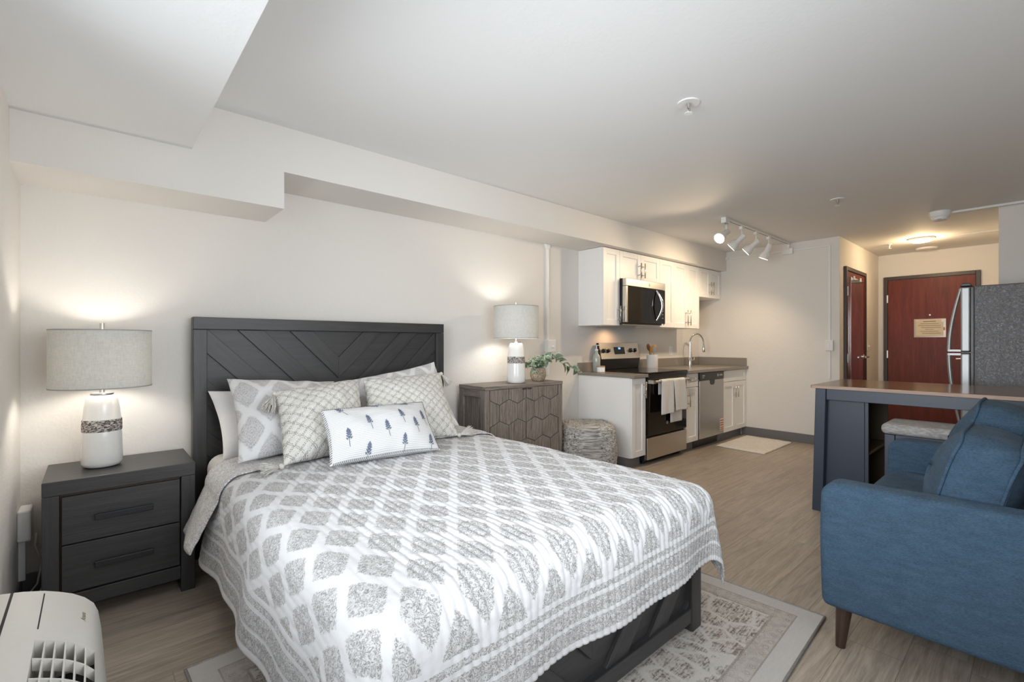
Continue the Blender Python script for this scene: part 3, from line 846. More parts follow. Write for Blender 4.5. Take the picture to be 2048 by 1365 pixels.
for i in range(6): kp.box(4.86, 4.885, 2.8940, 2.8950, 1.50 + i * .04, 1.508 + i * .04)
kp.build('key_marks', 'nickel', mw)
light('hood_light', 'SPOT', (4.33, 3.10, 1.408), 4, (1.0, .58, .28), aim=(4.33, 3.20, .95), spot_size=R(150), spot_blend=.7, shadow_soft_size=.02)

# dishwasher --------------------------------------------------------------
dw = thing('dishwasher', 'stainless dishwasher with dark control strip between base cabinets', 'dishwasher', (5.5, 2.95, 0))
bx('body', 'black', dw, 5.195, 5.801, 2.66, 3.25, .11, .880, .002)
bx('door_panel', 'dw_steel', dw, 5.196, 5.800, 2.615, 2.6595, .115, .785, .004)
cs = bx('control_strip', 'black', dw, 5.196, 5.800, 2.612, 2.6595, .787, .879, .004)
MB().box(5.25, 5.31, 2.6110, 2.6120, .835, .850).box(5.25, 5.29, 2.6110, 2.6120, .815, .825).box(5.62, 5.66, 2.6110, 2.6120, .82, .85).box(5.68, 5.76, 2.6110, 2.6120, .825, .845).build('markings', 'grey_sil', cs)
MB().prism([(5.44, .787), (5.56, .787), (5.555, .745), (5.53, .728), (5.47, .728), (5.445, .745)], 1, 2.6125, 2.6149).build('pocket_handle', 'black', dw)
bx('toe_panel', 'black', dw, 5.198, 5.798, 2.70, 2.715, .0, .109, .001)
lb = bx('energy_label', 'white_bright', dw, 5.70, 5.79, 2.6135, 2.6149, .155, .30, 0)
l2 = MB()
for i, z in enumerate((.16, .185, .212, .240, .268)): l2.box(5.703, 5.787, 2.6126, 2.6134, z, z + (.016 if i % 2 else .019))
l2.build('label_stripes', 'orange', lb)

# things on the counter ------------------------------------------------------
so = thing('soap_bottle', 'pale glass pump bottle on the counter left of range', 'bottle', (4.02, 3.17, .915))
MB().lathe([(.036, 0), (.040, .004), (.040, .155), (.034, .172), (.017, .195), (.015, .225)], (4.02, 3.17, .9155), 28).build('glass', 'bottle', so, smooth=True, sharp=.8)
MB().lathe([(.017, .225), (.017, .240), (.006, .242), (.006, .285)], (4.02, 3.17, .9155), 18).tube([(4.02, 3.17, 1.198), (4.055, 3.155, 1.196), (4.062, 3.152, 1.188)], .005, 8).build('pump', 'white_plastic', so, smooth=True, sharp=.6)
ja = thing('lidded_jar', 'small white round jar with pale wooden lid beside the pump bottle', 'jar', (3.985, 3.085, .915))
MB().lathe([(.036, 0), (.042, .004), (.042, .052), (.040, .055)], (3.985, 3.085, .9155), 28).build('jar', 'crock', ja, smooth=True, sharp=.7)
MB().lathe([(.043, .055), (.043, .064), (.040, .066)], (3.985, 3.085, .9155), 28).build('lid', 'table_edge', ja, smooth=True, sharp=.7)
ck = tag(MB().lathe([(.062, 0), (.066, .004), (.067, .155), (.068, .165), (.063, .165), (.060, .15), (.058, .012), (0, .012)], (5.05, 3.14, .9155), 36).build('utensil_crock', 'crock', None, smooth=True, sharp=.8), 'white cylindrical crock holding wooden spoons right of the range', 'crock')
def spoon(label, mat, dx, dy, tx, ty, h, wid, yaw):
    b0 = Vector((5.05 + dx * .35, 3.14 + dy * .35, .931)); t0 = Vector((5.05 + tx, 3.14 + ty, h)); d = (t0 - b0).normalized()
    o = thing('cooking_spoon', label, 'utensil', tuple(b0), 0, 'utensils in the crock')
    MB().tube([b0, t0 - d * .05], .0055, 8).build('shaft', mat, o, smooth=True, sharp=.8)
    side = Vector((math.cos(yaw), math.sin(yaw), 0)); side = (side - d * side.dot(d)).normalized(); nn = d.cross(side)
    def fn(a, b):
        th = 2 * PI * a; ph = PI * b
        return t0 - d * .05 + d * (.045 - .045 * math.cos(ph)) + side * (wid * math.sin(ph) * math.cos(th)) + nn * (.005 * math.sin(ph) * math.sin(th))
    MB().grid(fn, 20, 12).build('bowl', mat, o, smooth=True, weld=True)
spoon('dark brown wooden spoon leaning left in the crock', 'wood_dark_spoon', .03, 0, -.075, .005, 1.175, .022, -.8)
spoon('amber wooden spoon leaning forward left in the crock', 'wood_spoon', .02, .02, -.052, -.02, 1.150, .020, -.6)
spoon('grey silicone spoon standing in middle of the crock', 'grey_sil', 0, .02, -.005, -.03, 1.148, .024, -.6)
spoon('amber wooden spoon leaning right in the crock', 'wood_spoon', -.02, 0, .055, .0, 1.165, .028, -.7)

# fridge -----------------------------------------------------------------
fr = thing('refrigerator', 'black sided refrigerator with stainless doors and bowed handles', 'refrigerator', (5.77, .05, 0))
FX0, FX1 = 5.42, 6.13
bx('body', 'fridge_side', fr, FX0, FX1, -.33, .384, .03, 1.695, .008)
bx('gasket', 'black', fr, FX0 + .006, FX1 - .006, .3845, .404, .08, 1.685, .002)
d_ = bx('freezer_door', 'fridge_steel', fr, FX0, FX1, .4045, .464, 1.150, 1.690, .012, seg=3)
d2_ = bx('fridge_door', 'fridge_steel', fr, FX0, FX1, .4045, .464, .085, 1.138, .012, seg=3)
def bow(z0, z1, up):
    P_ = []
    for i in range(15):
        t = i / 14; f = math.sin(t * PI / 2) if not up else math.sin(t * PI / 2)
        P_.append((FX0 + .04, .466 + .072 * f, z0 + (z1 - z0) * t))
    return P_
MB().tube(bow(1.68, 1.155, 1), [.011 + .004 * i / 14 for i in range(15)], 12).box(FX0 + .026, FX0 + .054, .4645, .545, 1.152, 1.168).build('handle', 'fridge_steel', d_, smooth=True, sharp=.8)
MB().tube(bow(.52, 1.135, 0), [.011 + .004 * i / 14 for i in range(15)], 12).box(FX0 + .026, FX0 + .054, .4645, .545, 1.120, 1.137).build('handle', 'fridge_steel', d2_, smooth=True, sharp=.8)
MB().prism([(.39, 1.6955), (.47, 1.6955), (.455, 1.722), (.41, 1.722)], 0, FX0 + .01, FX0 + .12).build('hinge_cover', 'black', fr, bevel=.005)
bx('mid_hinge', 'black', fr, FX0 + .003, FX0 + .06, .39, .460, 1.139, 1.149, .001)
bx('kick_grille', 'black', fr, FX0 + .01, FX1 - .01, .36, .40, 0, .075, .002)

# ------------------------------------------------------------------ bath mat
km = MB()
def matfn(a, b):
    x = 5.50 + .89 * a; y = 2.03 + .55 * b
    return (x + .03 * (b - .5), y + .01 * a, .012 + .004 * mnoise.noise((x * 14, y * 14, 0)) - (.009 if min(a, b, 1 - a, 1 - b) < .012 else 0))
km.grid(matfn, 60, 40, lambda a, b: (a, b))
tag(km.build('kitchen_mat', 'mat_fab', None, smooth=True, solid=.006), 'small ivory mat on the floor in front of the sink', 'mat')

# ------------------------------------------------------------------ rug
RUGC = (2.439 - .5 * 2.11 * .999 - .5 * 1.58 * .045, .648 - .5 * 2.11 * .045 + .5 * 1.58 * .999)
rgo = thing('area_rug', 'distressed grey and ivory oriental rug under the bed foot', 'rug', (RUGC[0], RUGC[1], 0), R(2.6))
m = MB().box(RUGC[0] - 1.055, RUGC[0] + 1.055, RUGC[1] - .79, RUGC[1] + .79, .0005, .008)
m.uv = [[(m.v[i][0] - RUGC[0], m.v[i][1] - RUGC[1]) for i in f] for f in m.f]
m.build('pile', 'rug', rgo)
be = MB(); x0, x1, y0, y1 = RUGC[0] - 1.055, RUGC[0] + 1.055, RUGC[1] - .79, RUGC[1] + .79
be.tube([(x1, y0, .006), (x1, y1, .006)], .0055, 8).tube([(x0, y0, .006), (x0, y1, .006)], .0055, 8).tube([(x0, y0, .006), (x1, y0, .006)], .0055, 8).tube([(x0, y1, .006), (x1, y1, .006)], .0055, 8)
be.build('binding', 'rug_edge', rgo, smooth=True)

# ------------------------------------------------------------------ bed
BC = 1.262
bed = thing('bed', 'charcoal wooden queen bed frame with chevron headboard and footboard', 'bed', (BC, 3.2, 0))
def chevron(x0, x1, z0, z1, y0, y1, pitch, phase, cx):
    m = MB()
    for side in (-1, 1):
        k_ = 0
        while True:
            s0 = phase + 2 * k_ * pitch; s1 = s0 + pitch; k_ += 1
            if s0 > 3: break
            # |x-cx| + (z1 - z) between s0 and s1
            big = [(cx, z1 + .5), (cx + side * 3, z1 + .5), (cx + side * 3, z1 - 3), (cx, z1 - 3)]
            nx = side
            g = .0025
            poly = clip(big, [(-nx, 1, -(s0 + g) + z1 - nx * cx), (nx, -1, (s1 - g) - z1 + nx * cx), (1, 0, x1), (-1, 0, -x0), (0, 1, z1), (0, -1, -z0)])
            if len(poly) >= 3:
                m.prism(poly, 1, y0, y1, grain=(1, nx))
    return m
HX0, HX1, HZ = .424, 2.10, 1.374
hb = MB().box(HX0 + .06, HX1 - .06, 3.222, 3.245, .30, 1.31, grain=0).build('headboard', 'char', bed)
chevron(.493, 2.031, .45, 1.303, 3.208, 3.2218, .147, .172, BC).build('chevron_boards', 'char', hb, bevel=.002)
bx('top_rail', 'char', hb, HX0, HX1, 3.185, 3.255, 1.304, HZ, .003)
for a, b in ((HX0, .492), (2.032, HX1)): bx('post', 'char', hb, a, b, 3.185, 3.255, .0, 1.303, .003)
FY = .985
BX = -.028
ft = MB().box(.56 + BX, 1.93 + BX, FY + .03, FY + .05, .06, .44, grain=0).build('footboard', 'char', bed)
chevron(.60 + BX, 1.913 + BX, .09, .44, FY + .012, FY + .0298, .135, .165 - .30, BC - .02).build('chevron_boards', 'char', ft, bevel=.002)
bx('bottom_rail', 'char', ft, .60 + BX, 1.913 + BX, FY, FY + .05, .048, .108, .003)
bx('top_rail', 'char', ft, .60 + BX, 1.913 + BX, FY, FY + .05, .40, .46, .003)
for a, b in ((.53, .60), (1.914, 1.99)): bx('post', 'char', ft, a + BX, b + BX, FY - .004, FY + .075, .009, .47, .004)
for a, b in ((.50, .53), (1.965, 1.99)): bx('side_rail', 'char', bed, a - .02, b - .02, FY + .08, 3.18, .12, .34, .003)
bx('slat_deck', 'inside', bed, .54, 1.93, FY + .08, 3.18, .26, .30, .002)

ma = MB().box(.478, 2.0, 1.08, 3.165, .305, .596).build('mattress', 'sheet', None, bevel=.075, seg=6, smooth=True)
tag(ma, 'mattress with a fitted sheet, its corner showing beside the headboard', 'mattress')

# quilt -------------------------------------------------------------------
QXL, QXR, QYF, QTOP = .535, 1.945, 1.035, .612     # flat top rectangle (left, right, foot) and its height
QR = .10
def roll(e, flare):
    if e <= 0: return 0.0, 0.0
    a = min(e, QR * PI / 2) / QR
    o, d = QR * math.sin(a), QR * (1 - math.cos(a))
    r = e - QR * PI / 2
    if r > 0: o += r * flare; d += r * math.sqrt(1 - flare * flare)
    return o, d
def drape(p, q, lift=0.0, flare_l=.16, flare_f=.02, flare_r=.05, slant=0.0):
    """cloth coordinates: p across from the middle, q from the head line towards the foot"""
    cx = (QXL + QXR) / 2; hx = (QXR - QXL) / 2
    y_head = 2.62
    y = y_head - q
    ax = max(0.0, abs(p) - hx); sg = 1 if p > 0 else -1
    by = max(0.0, QYF - y)
    xx = cx + max(-hx, min(hx, p)); yy = max(QYF, y)
    fl = flare_r if sg > 0 else flare_l
    if ax > 0 and by > 0:
        rho = math.hypot(ax, by); ph = math.atan2(by, ax)
        o, d = roll(rho * (1 - .10 * math.sin(2 * ph)), fl * math.cos(ph) ** 2 + flare_f * math.sin(ph) ** 2 + .12 * math.sin(2 * ph) ** 2)
        ox, oy = o * math.cos(ph), o * math.sin(ph)
    elif ax > 0: o, d = roll(ax, fl); ox, oy = o, 0
    else: o, d = roll(by, flare_f); ox, oy = 0, o
    hang = max(0.0, min(1.0, (max(ax, by) - .1) / .25))
    wob = (.012 * math.sin(q * 8.0 + 1) + .008 * math.sin(q * 17)) * hang if ax > by else (.012 * math.sin(p * 7.0) + .008 * math.sin(p * 15 + 1)) * hang
    if ax > by: ox += wob
    else: oy += wob
    z = QTOP - d
    flatn = 1 - min(1, d / .08)
    z += flatn * (.020 * (1 - (p / hx) ** 2 if abs(p) < hx else 0) + .006 * mnoise.noise((p * 4.5, q * 4.5, 2)) + .003 * mnoise.noise((p * 14, q * 9, 5)))
    if sg < 0: oy += slant * d
    pos = Vector((xx + sg * ox, yy - oy, z))
    return pos
def quilt_mesh(p0, p1, q0, q1, np_, nq, lift, chan=True, **kw):
    P_ = np.linspace(p0, p1, np_ + 1); Q_ = np.linspace(q0, q1, nq + 1)
    G = np.empty((nq + 1, np_ + 1, 3))
    for j, q in enumerate(Q_):
        for i, p in enumerate(P_): G[j, i] = drape(p, q, **kw)
    du = np.gradient(G, axis=1); dv = np.gradient(G, axis=0)
    Nn = np.cross(dv, du); Nn /= np.linalg.norm(Nn, axis=2, keepdims=True) + 1e-9
    amp = np.zeros((nq + 1, np_ + 1))
    if chan:
        for j, q in enumerate(Q_):
            for i, p in enumerate(P_):
                w_ = .0285
                ph = p + .004 * mnoise.noise((p * 3, q * 6, 1))
                c_ = abs(math.sin(PI * ph / w_))
                pk = .55 + .6 * mnoise.noise((p * 9, q * 3, 4)) + .45 * mnoise.noise((ph // w_ * 3.7, q * 34, 9))
                soft = 1.0 if p > -.62 else .35
                amp[j, i] = .0058 * (c_ ** .55 - 1) * max(.3, pk + .45) * soft + (.0022 * mnoise.noise((p * 30, q * 95, 7)) + .0014 * mnoise.noise((p * 60, q * 60, 2))) * (.4 + .6 * soft)
    else:
        for j, q in enumerate(Q_):
            for i, p in enumerate(P_): amp[j, i] = .003 * mnoise.noise((p * 25, q * 25, 3))
    sgn = 1.0
    G = G + Nn * (amp + lift)[:, :, None]
    m = MB()
    m.v = [tuple(x) for x in G.reshape(-1, 3)]
    Wd = np_ + 1
    for j in range(nq):
        for i in range(np_):
            a = (j * Wd + i, j * Wd + i + 1, (j + 1) * Wd + i + 1, (j + 1) * Wd + i)
            m.f.append(a); m.uv.append([(P_[i], Q_[j]), (P_[i + 1], Q_[j]), (P_[i + 1], Q_[j + 1]), (P_[i], Q_[j + 1])])
    return m
ql = quilt_mesh(-1.16, 1.12, .02, 1.955, 420, 300, .004).build('quilt', 'quilt', None, smooth=True, solid=.005)
tag(ql, 'white and grey damask quilt draped over the bed', 'quilt')
ql_top = ql
fold = quilt_mesh(-1.085, .95, -.17, .165, 170, 34, .016, False, flare_l=.44, slant=.10)
fo = fold.build('folded_edge', 'quilt_back', None, smooth=True, solid=.006)
# the turned-back strip belongs to the quilt
fo.location = fo.location - ql.location; fo.parent = ql

# ------------------------------------------------------------------ pillows
class Pillow:
    def __init__(s, bl, br, tr, tl, thick, pull=.06, nz=.012, seed=0, power=.5):
        s.c = [Vector(q) for q in (bl, br, tr, tl)]; s.th = thick; s.pull = pull; s.nz = nz; s.seed = seed; s.pw = power
        s.w = ((s.c[1] - s.c[0]).length + (s.c[2] - s.c[3]).length) / 2; s.h = ((s.c[3] - s.c[0]).length + (s.c[2] - s.c[1]).length) / 2
        s.n = ((s.c[1] - s.c[0]).cross(s.c[3] - s.c[0])).normalized()      # towards the viewer
    def at(s, a, b, side=1, off=0.0):
        """a, b in -1..1"""
        aa = a * (1 - s.pull * (1 - b * b)); bb = b * (1 - s.pull * (1 - a * a))
        u, v = (aa + 1) / 2, (bb + 1) / 2
        p = (s.c[0] * (1 - u) + s.c[1] * u) * (1 - v) + (s.c[3] * (1 - u) + s.c[2] * u) * v
        k_ = max(0, (1 - a * a) * (1 - b * b)) ** s.pw
        h = s.th / 2 * k_ + s.nz * k_ ** .4 * mnoise.noise((a * 2.2 + s.seed, b * 2.2, s.seed * 3.1)) + s.nz * .4 * k_ ** .3 * mnoise.noise((a * 5 + s.seed, b * 5, 9))
        return p + s.n * (side * max(h, 0.0004) + off * side)
    def mesh(s, n=36):
        m = MB()
        cs = [math.sin(PI / 2 * (2 * i / n - 1)) for i in range(n + 1)]
        for side in (1, -1):
            m.grid(lambda a, b: s.at(cs[round(a * n)], cs[round(b * n)], side), n, n, lambda a, b: (cs[round(a * n)] * s.w / 2, cs[round(b * n)] * s.h / 2))
        return m
    def build(s, name, mat, label, group='bed pillows'):
        o = s.mesh().build(name, mat, None, smooth=True, weld=True)
        return tag(o, label, 'pillow', group)
def tassel(par, c, d, size=.075):
    """a yarn tassel hanging from corner c in direction d"""
    c = Vector(c); d = Vector(d).normalized(); m = MB()
    side = d.cross(Vector((.3, .2, 1))).normalized(); s2 = d.cross(side)
    m.sphere(c + d * .010, .013, 8)
    for i in range(90):
        a = random.random() * 2 * PI; r = math.sqrt(random.random()) * .42
        t = (d + (side * math.cos(a) + s2 * math.sin(a)) * r).normalized()
        L = size * random.uniform(.82, 1.05)
        m.tube([c + d * .012, c + d * .02 + t * L * .5, c + d * .02 + t * L], .0021, 5)
    top = par
    o = m.build('tassel', 'tassel', None, smooth=True)
    o.location = o.location - par.location; o.parent = par
BT = .650
Pillow((.515, 2.88, BT - .045), (1.16, 2.86, BT), (1.15, 3.12, .92), (.485, 3.12, .955), .20, .07, .014, 1).build('bed_pillow', 'linen_white', 'plain white pillow against the headboard at left', 'bed pillows')
Pillow((.525, 2.585, BT - .005), (1.10, 2.60, BT), (1.13, 2.95, .985), (.548, 2.96, 1.03), .19, .07, .016, 2).build('bed_pillow', 'sham', 'damask print pillow at left, in front of the white pillow')
Pillow((1.22, 2.74, BT), (1.905, 2.70, BT), (1.885, 2.99, 1.085), (1.27, 2.99, .985), .19, .07, .018, 3).build('bed_pillow', 'sham', 'damask print pillow at right, mostly hidden behind a cream pillow')
kl = Pillow((.675, 2.385, BT - .005), (1.12, 2.46, BT), (1.195, 2.74, 1.01), (.72, 2.70, .965), .23, .055, .014, 4, .5)
kl_o = kl.build('bed_pillow', 'knit', 'left cream pillow with tufted diamond lattice and corner tassels')
tassel(kl_o, kl.at(-1, 1), (-.45, -.62, -.70), .10); tassel(kl_o, kl.at(-1, -1), (-1, -.25, .04), .085)
kr_ = Pillow((1.15, 2.52, BT), (1.70, 2.42, BT), (1.79, 2.76, 1.02), (1.235, 2.76, 1.00), .23, .055, .014, 5, .5)
kr_o = kr_.build('bed_pillow', 'knit', 'right cream pillow with tufted diamond lattice and corner tassels')
tassel(kr_o, kr_.at(1, 1), (.50, -.30, -.75), .085); tassel(kr_o, kr_.at(1, -1), (.9, .12, .12), .095)
lm = Pillow((.825, 2.205, BT), (1.40, 2.16, BT), (1.43, 2.39, .885), (.845, 2.385, .89), .17, .045, .012, 6, .5)
lm_o = lm.build('lumbar_pillow', 'stripe', 'small striped lumbar pillow with blue sprigs in front of the others')
def patch(em, cx, cy, rx, ry, rot):
    """a small embroidered ellipse at pillow metres (cx, cy)"""
    n = 9; base = len(em.v)
    pts_ = [(0, 0)] + [(rx * math.cos(2 * PI * i / n), ry * math.sin(2 * PI * i / n)) for i in range(n)]
    for px, py in pts_:
        X = cx + px * math.cos(rot) - py * math.sin(rot); Y = cy + px * math.sin(rot) + py * math.cos(rot)
        a, b = X / (lm.w / 2), Y / (lm.h / 2); a = max(-.985, min(.985, a)); b = max(-.985, min(.985, b))
        em.v.append(tuple(lm.at(a, b, 1, .0022)))
    for i in range(n): em.face([base, base + 1 + i, base + 1 + (i + 1) % n], [(0, 0)] * 3)
def sprig(x, y, rot, s=1.0):
    em = MB()
    def q(px, py): return x + s * (px * math.cos(rot) - py * math.sin(rot)), y + s * (px * math.sin(rot) + py * math.cos(rot))
    for i in range(12): patch(em, *q(0, -.044 + i * .0075), .0013, .0055, rot)
    for i, yy in enumerate((-.006, .007, .019, .030)):
        for sd in (-1, 1):
            patch(em, *q(sd * (.0105 - i * .0016), yy), .0034, .0064, rot - sd * .75)
            patch(em, *q(sd * .0042, yy + .006), .0030, .0058, rot - sd * .4)
    patch(em, *q(0, .043), .0036, .0068, rot)
    o = em.build('embroidered_sprig', 'embroid', None); o.location -= lm_o.location; o.parent = lm_o
for s0, t0, r_ in ((.14, .5, .05), (.345, .72, .12), (.30, .20, -.2), (.505, .55, .06), (.68, .78, .12), (.645, .26, -.2), (.81, .57, .05), (.935, .74, .2), (.93, .24, -.25), (.13, .93, .5), (.47, .96, 1.2), (.79, .965, 1.3)):
    sprig((s0 - .5) * lm.w * .97, (t0 - (.5 if t0 > .9 else .635)) * lm.h * .96, r_)
st = MB()
for sgn_a, rng in (('b', 58), ('l', 26), ('t', 58), ('r', 26)):
    for i in range(rng):
        t = -0.97 + 1.94 * (i + .5) / rng
        a, b, a2, b2 = {'b': (t, -1, t + .012, -.955), 't': (t, 1, t + .012, .955), 'l': (-1, t, -.975, t + .03), 'r': (1, t, .975, t + .03)}[sgn_a]
        p0, p1 = lm.at(max(-1, min(1, a)), max(-1, min(1, b)), 1, .001), lm.at(max(-1, min(1, a2)), max(-1, min(1, b2)), 1, .002)
        st.tube([p0 + lm.n * .001, p1 + lm.n * .001], .0014, 5)
s_ = st.build('whipstitch', 'stitch', None); s_.location -= lm_o.location; s_.parent = lm_o

# ------------------------------------------------------------------ nightstand and lamps
ns = thing('nightstand', 'charcoal wooden nightstand with two drawers beside the bed', 'nightstand', (.11, 3.02, 0))
NX0, NX1, NY0, NY1 = -.162, .384, 2.816, 3.228
bx('top', 'char', ns, NX0, NX1, NY0, NY1, .568, .631, .003)
for a, b in ((NX0, NX0 + .055), (NX1 - .058, NX1)): bx('side_leg', 'char', ns, a, b, NY0 + .002, NY1, 0, .5675, .003)
bx('case', 'inside', ns, NX0 + .056, NX1 - .059, NY0 + .03, NY1 - .005, .075, .567, 0)
for z0, z1, hz in ((.349, .556, .452), (.135, .343, .242)):
    dr = bx('drawer', 'char', ns, NX0 + .062, NX1 - .063, NY0 + .006, NY0 + .0295, z0, z1, .002, grain=0)
    MB().box(.008, .216, NY0 - .024, NY0 - .010, hz - .0125, hz + .0125).box(.035, .05, NY0 - .0102, NY0 + .0058, hz - .008, hz + .008).box(.174, .189, NY0 - .0102, NY0 + .0058, hz - .008, hz + .008).build('handle', 'iron', dr, bevel=.002)
bx('bottom_rail', 'char', ns, NX0 + .056, NX1 - .059, NY0 + .004, NY0 + .029, .066, .128, .002)

def lamp(label, x, y, z, rot=0):
    t = thing('table_lamp', label, 'lamp', (x, y, z), rot, 'matching table lamps')
    body = [(.0, 0), (.058, 0), (.072, .006), (.0785, .022), (.079, .06), (.077, .12), (.075, .168), (.0745, .172), (.0745, .226), (.072, .230), (.067, .285), (.060, .325), (.052, .340), (.040, .345), (0, .346)]
    b = MB().lathe(body, (x, y, z), 48).build('base', 'ceramic', t, smooth=True)
    MB().lathe([(.0752, .171), (.0765, .175), (.0757, .223), (.0742, .227)], (x, y, z), 48, cap=False).build('textured_band', 'band', b, smooth=True)
    MB().lathe([(.0, .3465), (.044, .3465), (.044, .353), (.010, .354), (.010, .395)], (x, y, z), 32).build('neck', 'nickel', t, smooth=True, sharp=.5)
    Rs, z0, z1 = .192, .382, .657
    sh = MB().lathe([(Rs, z0), (Rs, z1), (Rs - .003, z1), (Rs - .003, z0), (Rs, z0)], (x, y, z), 64, cap=False).build('shade', 'shade', t, smooth=True, sharp=.7, weld=True)
    for za, zb in ((z0 - .001, z0 + .004), (z1 - .004, z1 + .001)):
        MB().lathe([(Rs + .0012, za), (Rs + .0012, zb), (Rs - .0035, zb), (Rs - .0035, za), (Rs + .0012, za)], (x, y, z), 64, cap=False).build('shade_trim', 'grey_sil', sh, smooth=True, sharp=.7)
    sp = MB()
    for k_ in range(3):
        a = 2 * PI * k_ / 3 + .5; sp.tube([(x, y, z + z1 - .012), (x + (Rs - .004) * math.cos(a), y + (Rs - .004) * math.sin(a), z + z1 - .004)], .002, 6)
    sp.tube([(x, y, z + .395), (x + .045, y, z + .43), (x + .05, y, z + .52), (x, y, z + z1 - .012)], .002, 6)
    sp.build('harp', 'nickel', t, smooth=True)
    MB().lathe([(.010, z1 - .014), (.010, .690), (.0, .691)], (x, y, z), 20).build('finial', 'nickel', t, smooth=True, sharp=.5)
    MB().sphere((x, y, z + .50), .028, 10, (1, 1, 1.35)).build('bulb', 'bulb_on', t, smooth=True, weld=True)
    light('lamp_bulb_light', 'POINT', (x, y, z + .50), 8, LAMPC, shadow_soft_size=.045)
lamp('white ceramic lamp with brown band and grey shade on the nightstand', .035, 3.035, .632)
DZ = .881
lamp('white ceramic lamp with brown band and grey shade on the grey cabinet', 2.715, 3.005, DZ)

cd = MB().tube([(-.205, 3.27, .30), (-.21, 3.262, .24), (-.185, 3.25, .16), (-.20, 3.24, .06), (-.235, 3.20, .02), (-.20, 3.16, .012), (-.178, 3.24, .05)], .004, 8)
tag(cd.build('power_cord', 'ptac', None, smooth=True), 'pale power cord hanging behind the left side of nightstand', 'cord')

# ------------------------------------------------------------------ hexagon cabinet
dc = thing('accent_cabinet', 'weathered grey wooden cabinet with hexagon carved doors', 'cabinet', (2.73, 3.06, 0))
DX0, DX1, DY0, DY1 = 2.283, 3.172, 2.888, 3.235
bx('top', 'grey_wood', dc, DX0 - .002, DX1 + .002, DY0 - .004, DY1, .852, DZ - .0005, .003)
sd_ = MB().box(DX0, DX0 + .045, DY0, DY0 + .06, 0, .8515).box(DX1 - .045, DX1, DY0, DY0 + .06, 0, .8515).box(DX0, DX0 + .045, DY1 - .06, DY1, 0, .8515).box(DX1 - .045, DX1, DY1 - .06, DY1, 0, .8515)
sd_.box(DX0, DX0 + .045, DY0 + .06, DY1 - .06, .79, .8515).box(DX0, DX0 + .045, DY0 + .06, DY1 - .06, .06, .12).box(DX1 - .045, DX1, DY0 + .06, DY1 - .06, .79, .8515).box(DX1 - .045, DX1, DY0 + .06, DY1 - .06, .06, .12)
sd_.box(DX0 + .045, DX1 - .045, DY0, DY0 + .04, .05, .09)
sd_.build('frame', 'grey_wood', dc, bevel=.003)
bx('side_panel', 'grey_wood', dc, DX0 + .014, DX0 + .026, DY0 + .06, DY1 - .06, .12, .79, 0, grain=2)
bx('side_panel', 'grey_wood', dc, DX1 - .026, DX1 - .014, DY0 + .06, DY1 - .06, .12, .79, 0, grain=2)
bx('case', 'inside', dc, DX0 + .03, DX1 - .03, DY0 + .055, DY1 - .003, .08, .85, 0)
mid = (DX0 + DX1) / 2
for a, b in ((DX0 + .047, mid - .0015), (mid + .0015, DX1 - .047)):
    dd = bx('door', 'grey_wood', dc, a, b, DY0 + .012, DY0 + .034, .095, .850, .001, grain=2)
    hm_ = MB(); W2, H2, A2 = .0975, .064, .041
    for row in range(-1, 6):
        zc = .830 - .169 * row; xo = 2.432 if row % 2 == 0 else 2.432 + .0975
        for c_ in range(-2, 6):
            xc = xo + .195 * c_
            hexp = [(xc - W2, zc - H2), (xc, zc - H2 - A2), (xc + W2, zc - H2), (xc + W2, zc + H2), (xc, zc + H2 + A2), (xc - W2, zc + H2)]
            g = .003
            hexp = [(xc + (px - xc) * (1 - g / W2), zc + (pz - zc) * (1 - g / (H2 + A2))) for px, pz in hexp]
            pol = clip(hexp, [(1, 0, b - .002), (-1, 0, -a - .002), (0, 1, .849), (0, -1, -.097)])
            if len(pol) >= 3 and (max(p[0] for p in pol) - min(p[0] for p in pol)) > .01: hm_.prism(pol, 1, DY0 - .001, DY0 + .0119, grain=(.02, 1))
    hm_.build('hexagon_panel', 'grey_wood', dd, bevel=.0035, seg=2)
    kx = b - .028 if a < mid - .1 else a + .028
    MB().box(kx - .022, kx + .022, DY0 - .012, DY0 - .0012, .838, .846).build('pull', 'black', dd, bevel=.002)

# potted plant ---------------------------------------------------------------
PX, PY = 2.995, 3.02
pp = thing('potted_plant', 'variegated trailing plant in a small woven pot on the grey cabinet', 'plant', (PX, PY, DZ))
MB().lathe([(.0, 0), (.046, 0), (.058, .012), (.070, .045), (.071, .070), (.064, .105), (.056, .120), (.050, .118), (.048, .10), (0, .10)], (PX, PY, DZ), 40).build('woven_pot', 'basket', pp, smooth=True, sharp=1.2)
lf = MB(); stm = MB(); rnd = random.Random(11)
def add_leaf(c, d, up, L, W):
    c, d = Vector(c), Vector(d).normalized(); up = Vector(up); side = d.cross(up).normalized(); nn = side.cross(d)
    def fn(a, b):
        xx = (a - .5) * 2; prof = math.sin(PI * min(1, b) ** .8) ** .8 * (1 - .25 * b)
        return c + d * (L * b) + side * (W * xx * prof) + nn * (.18 * L * math.sin(PI * b) * (1 if 1 else 0) - .25 * W * (1 - abs(xx)) * 0 + .3 * W * xx * xx * prof) - Vector((0, 0, 1)) * (.25 * L * b * b)
    lf.grid(fn, 6, 8, lambda a, b: ((a - .5) * 2, b))
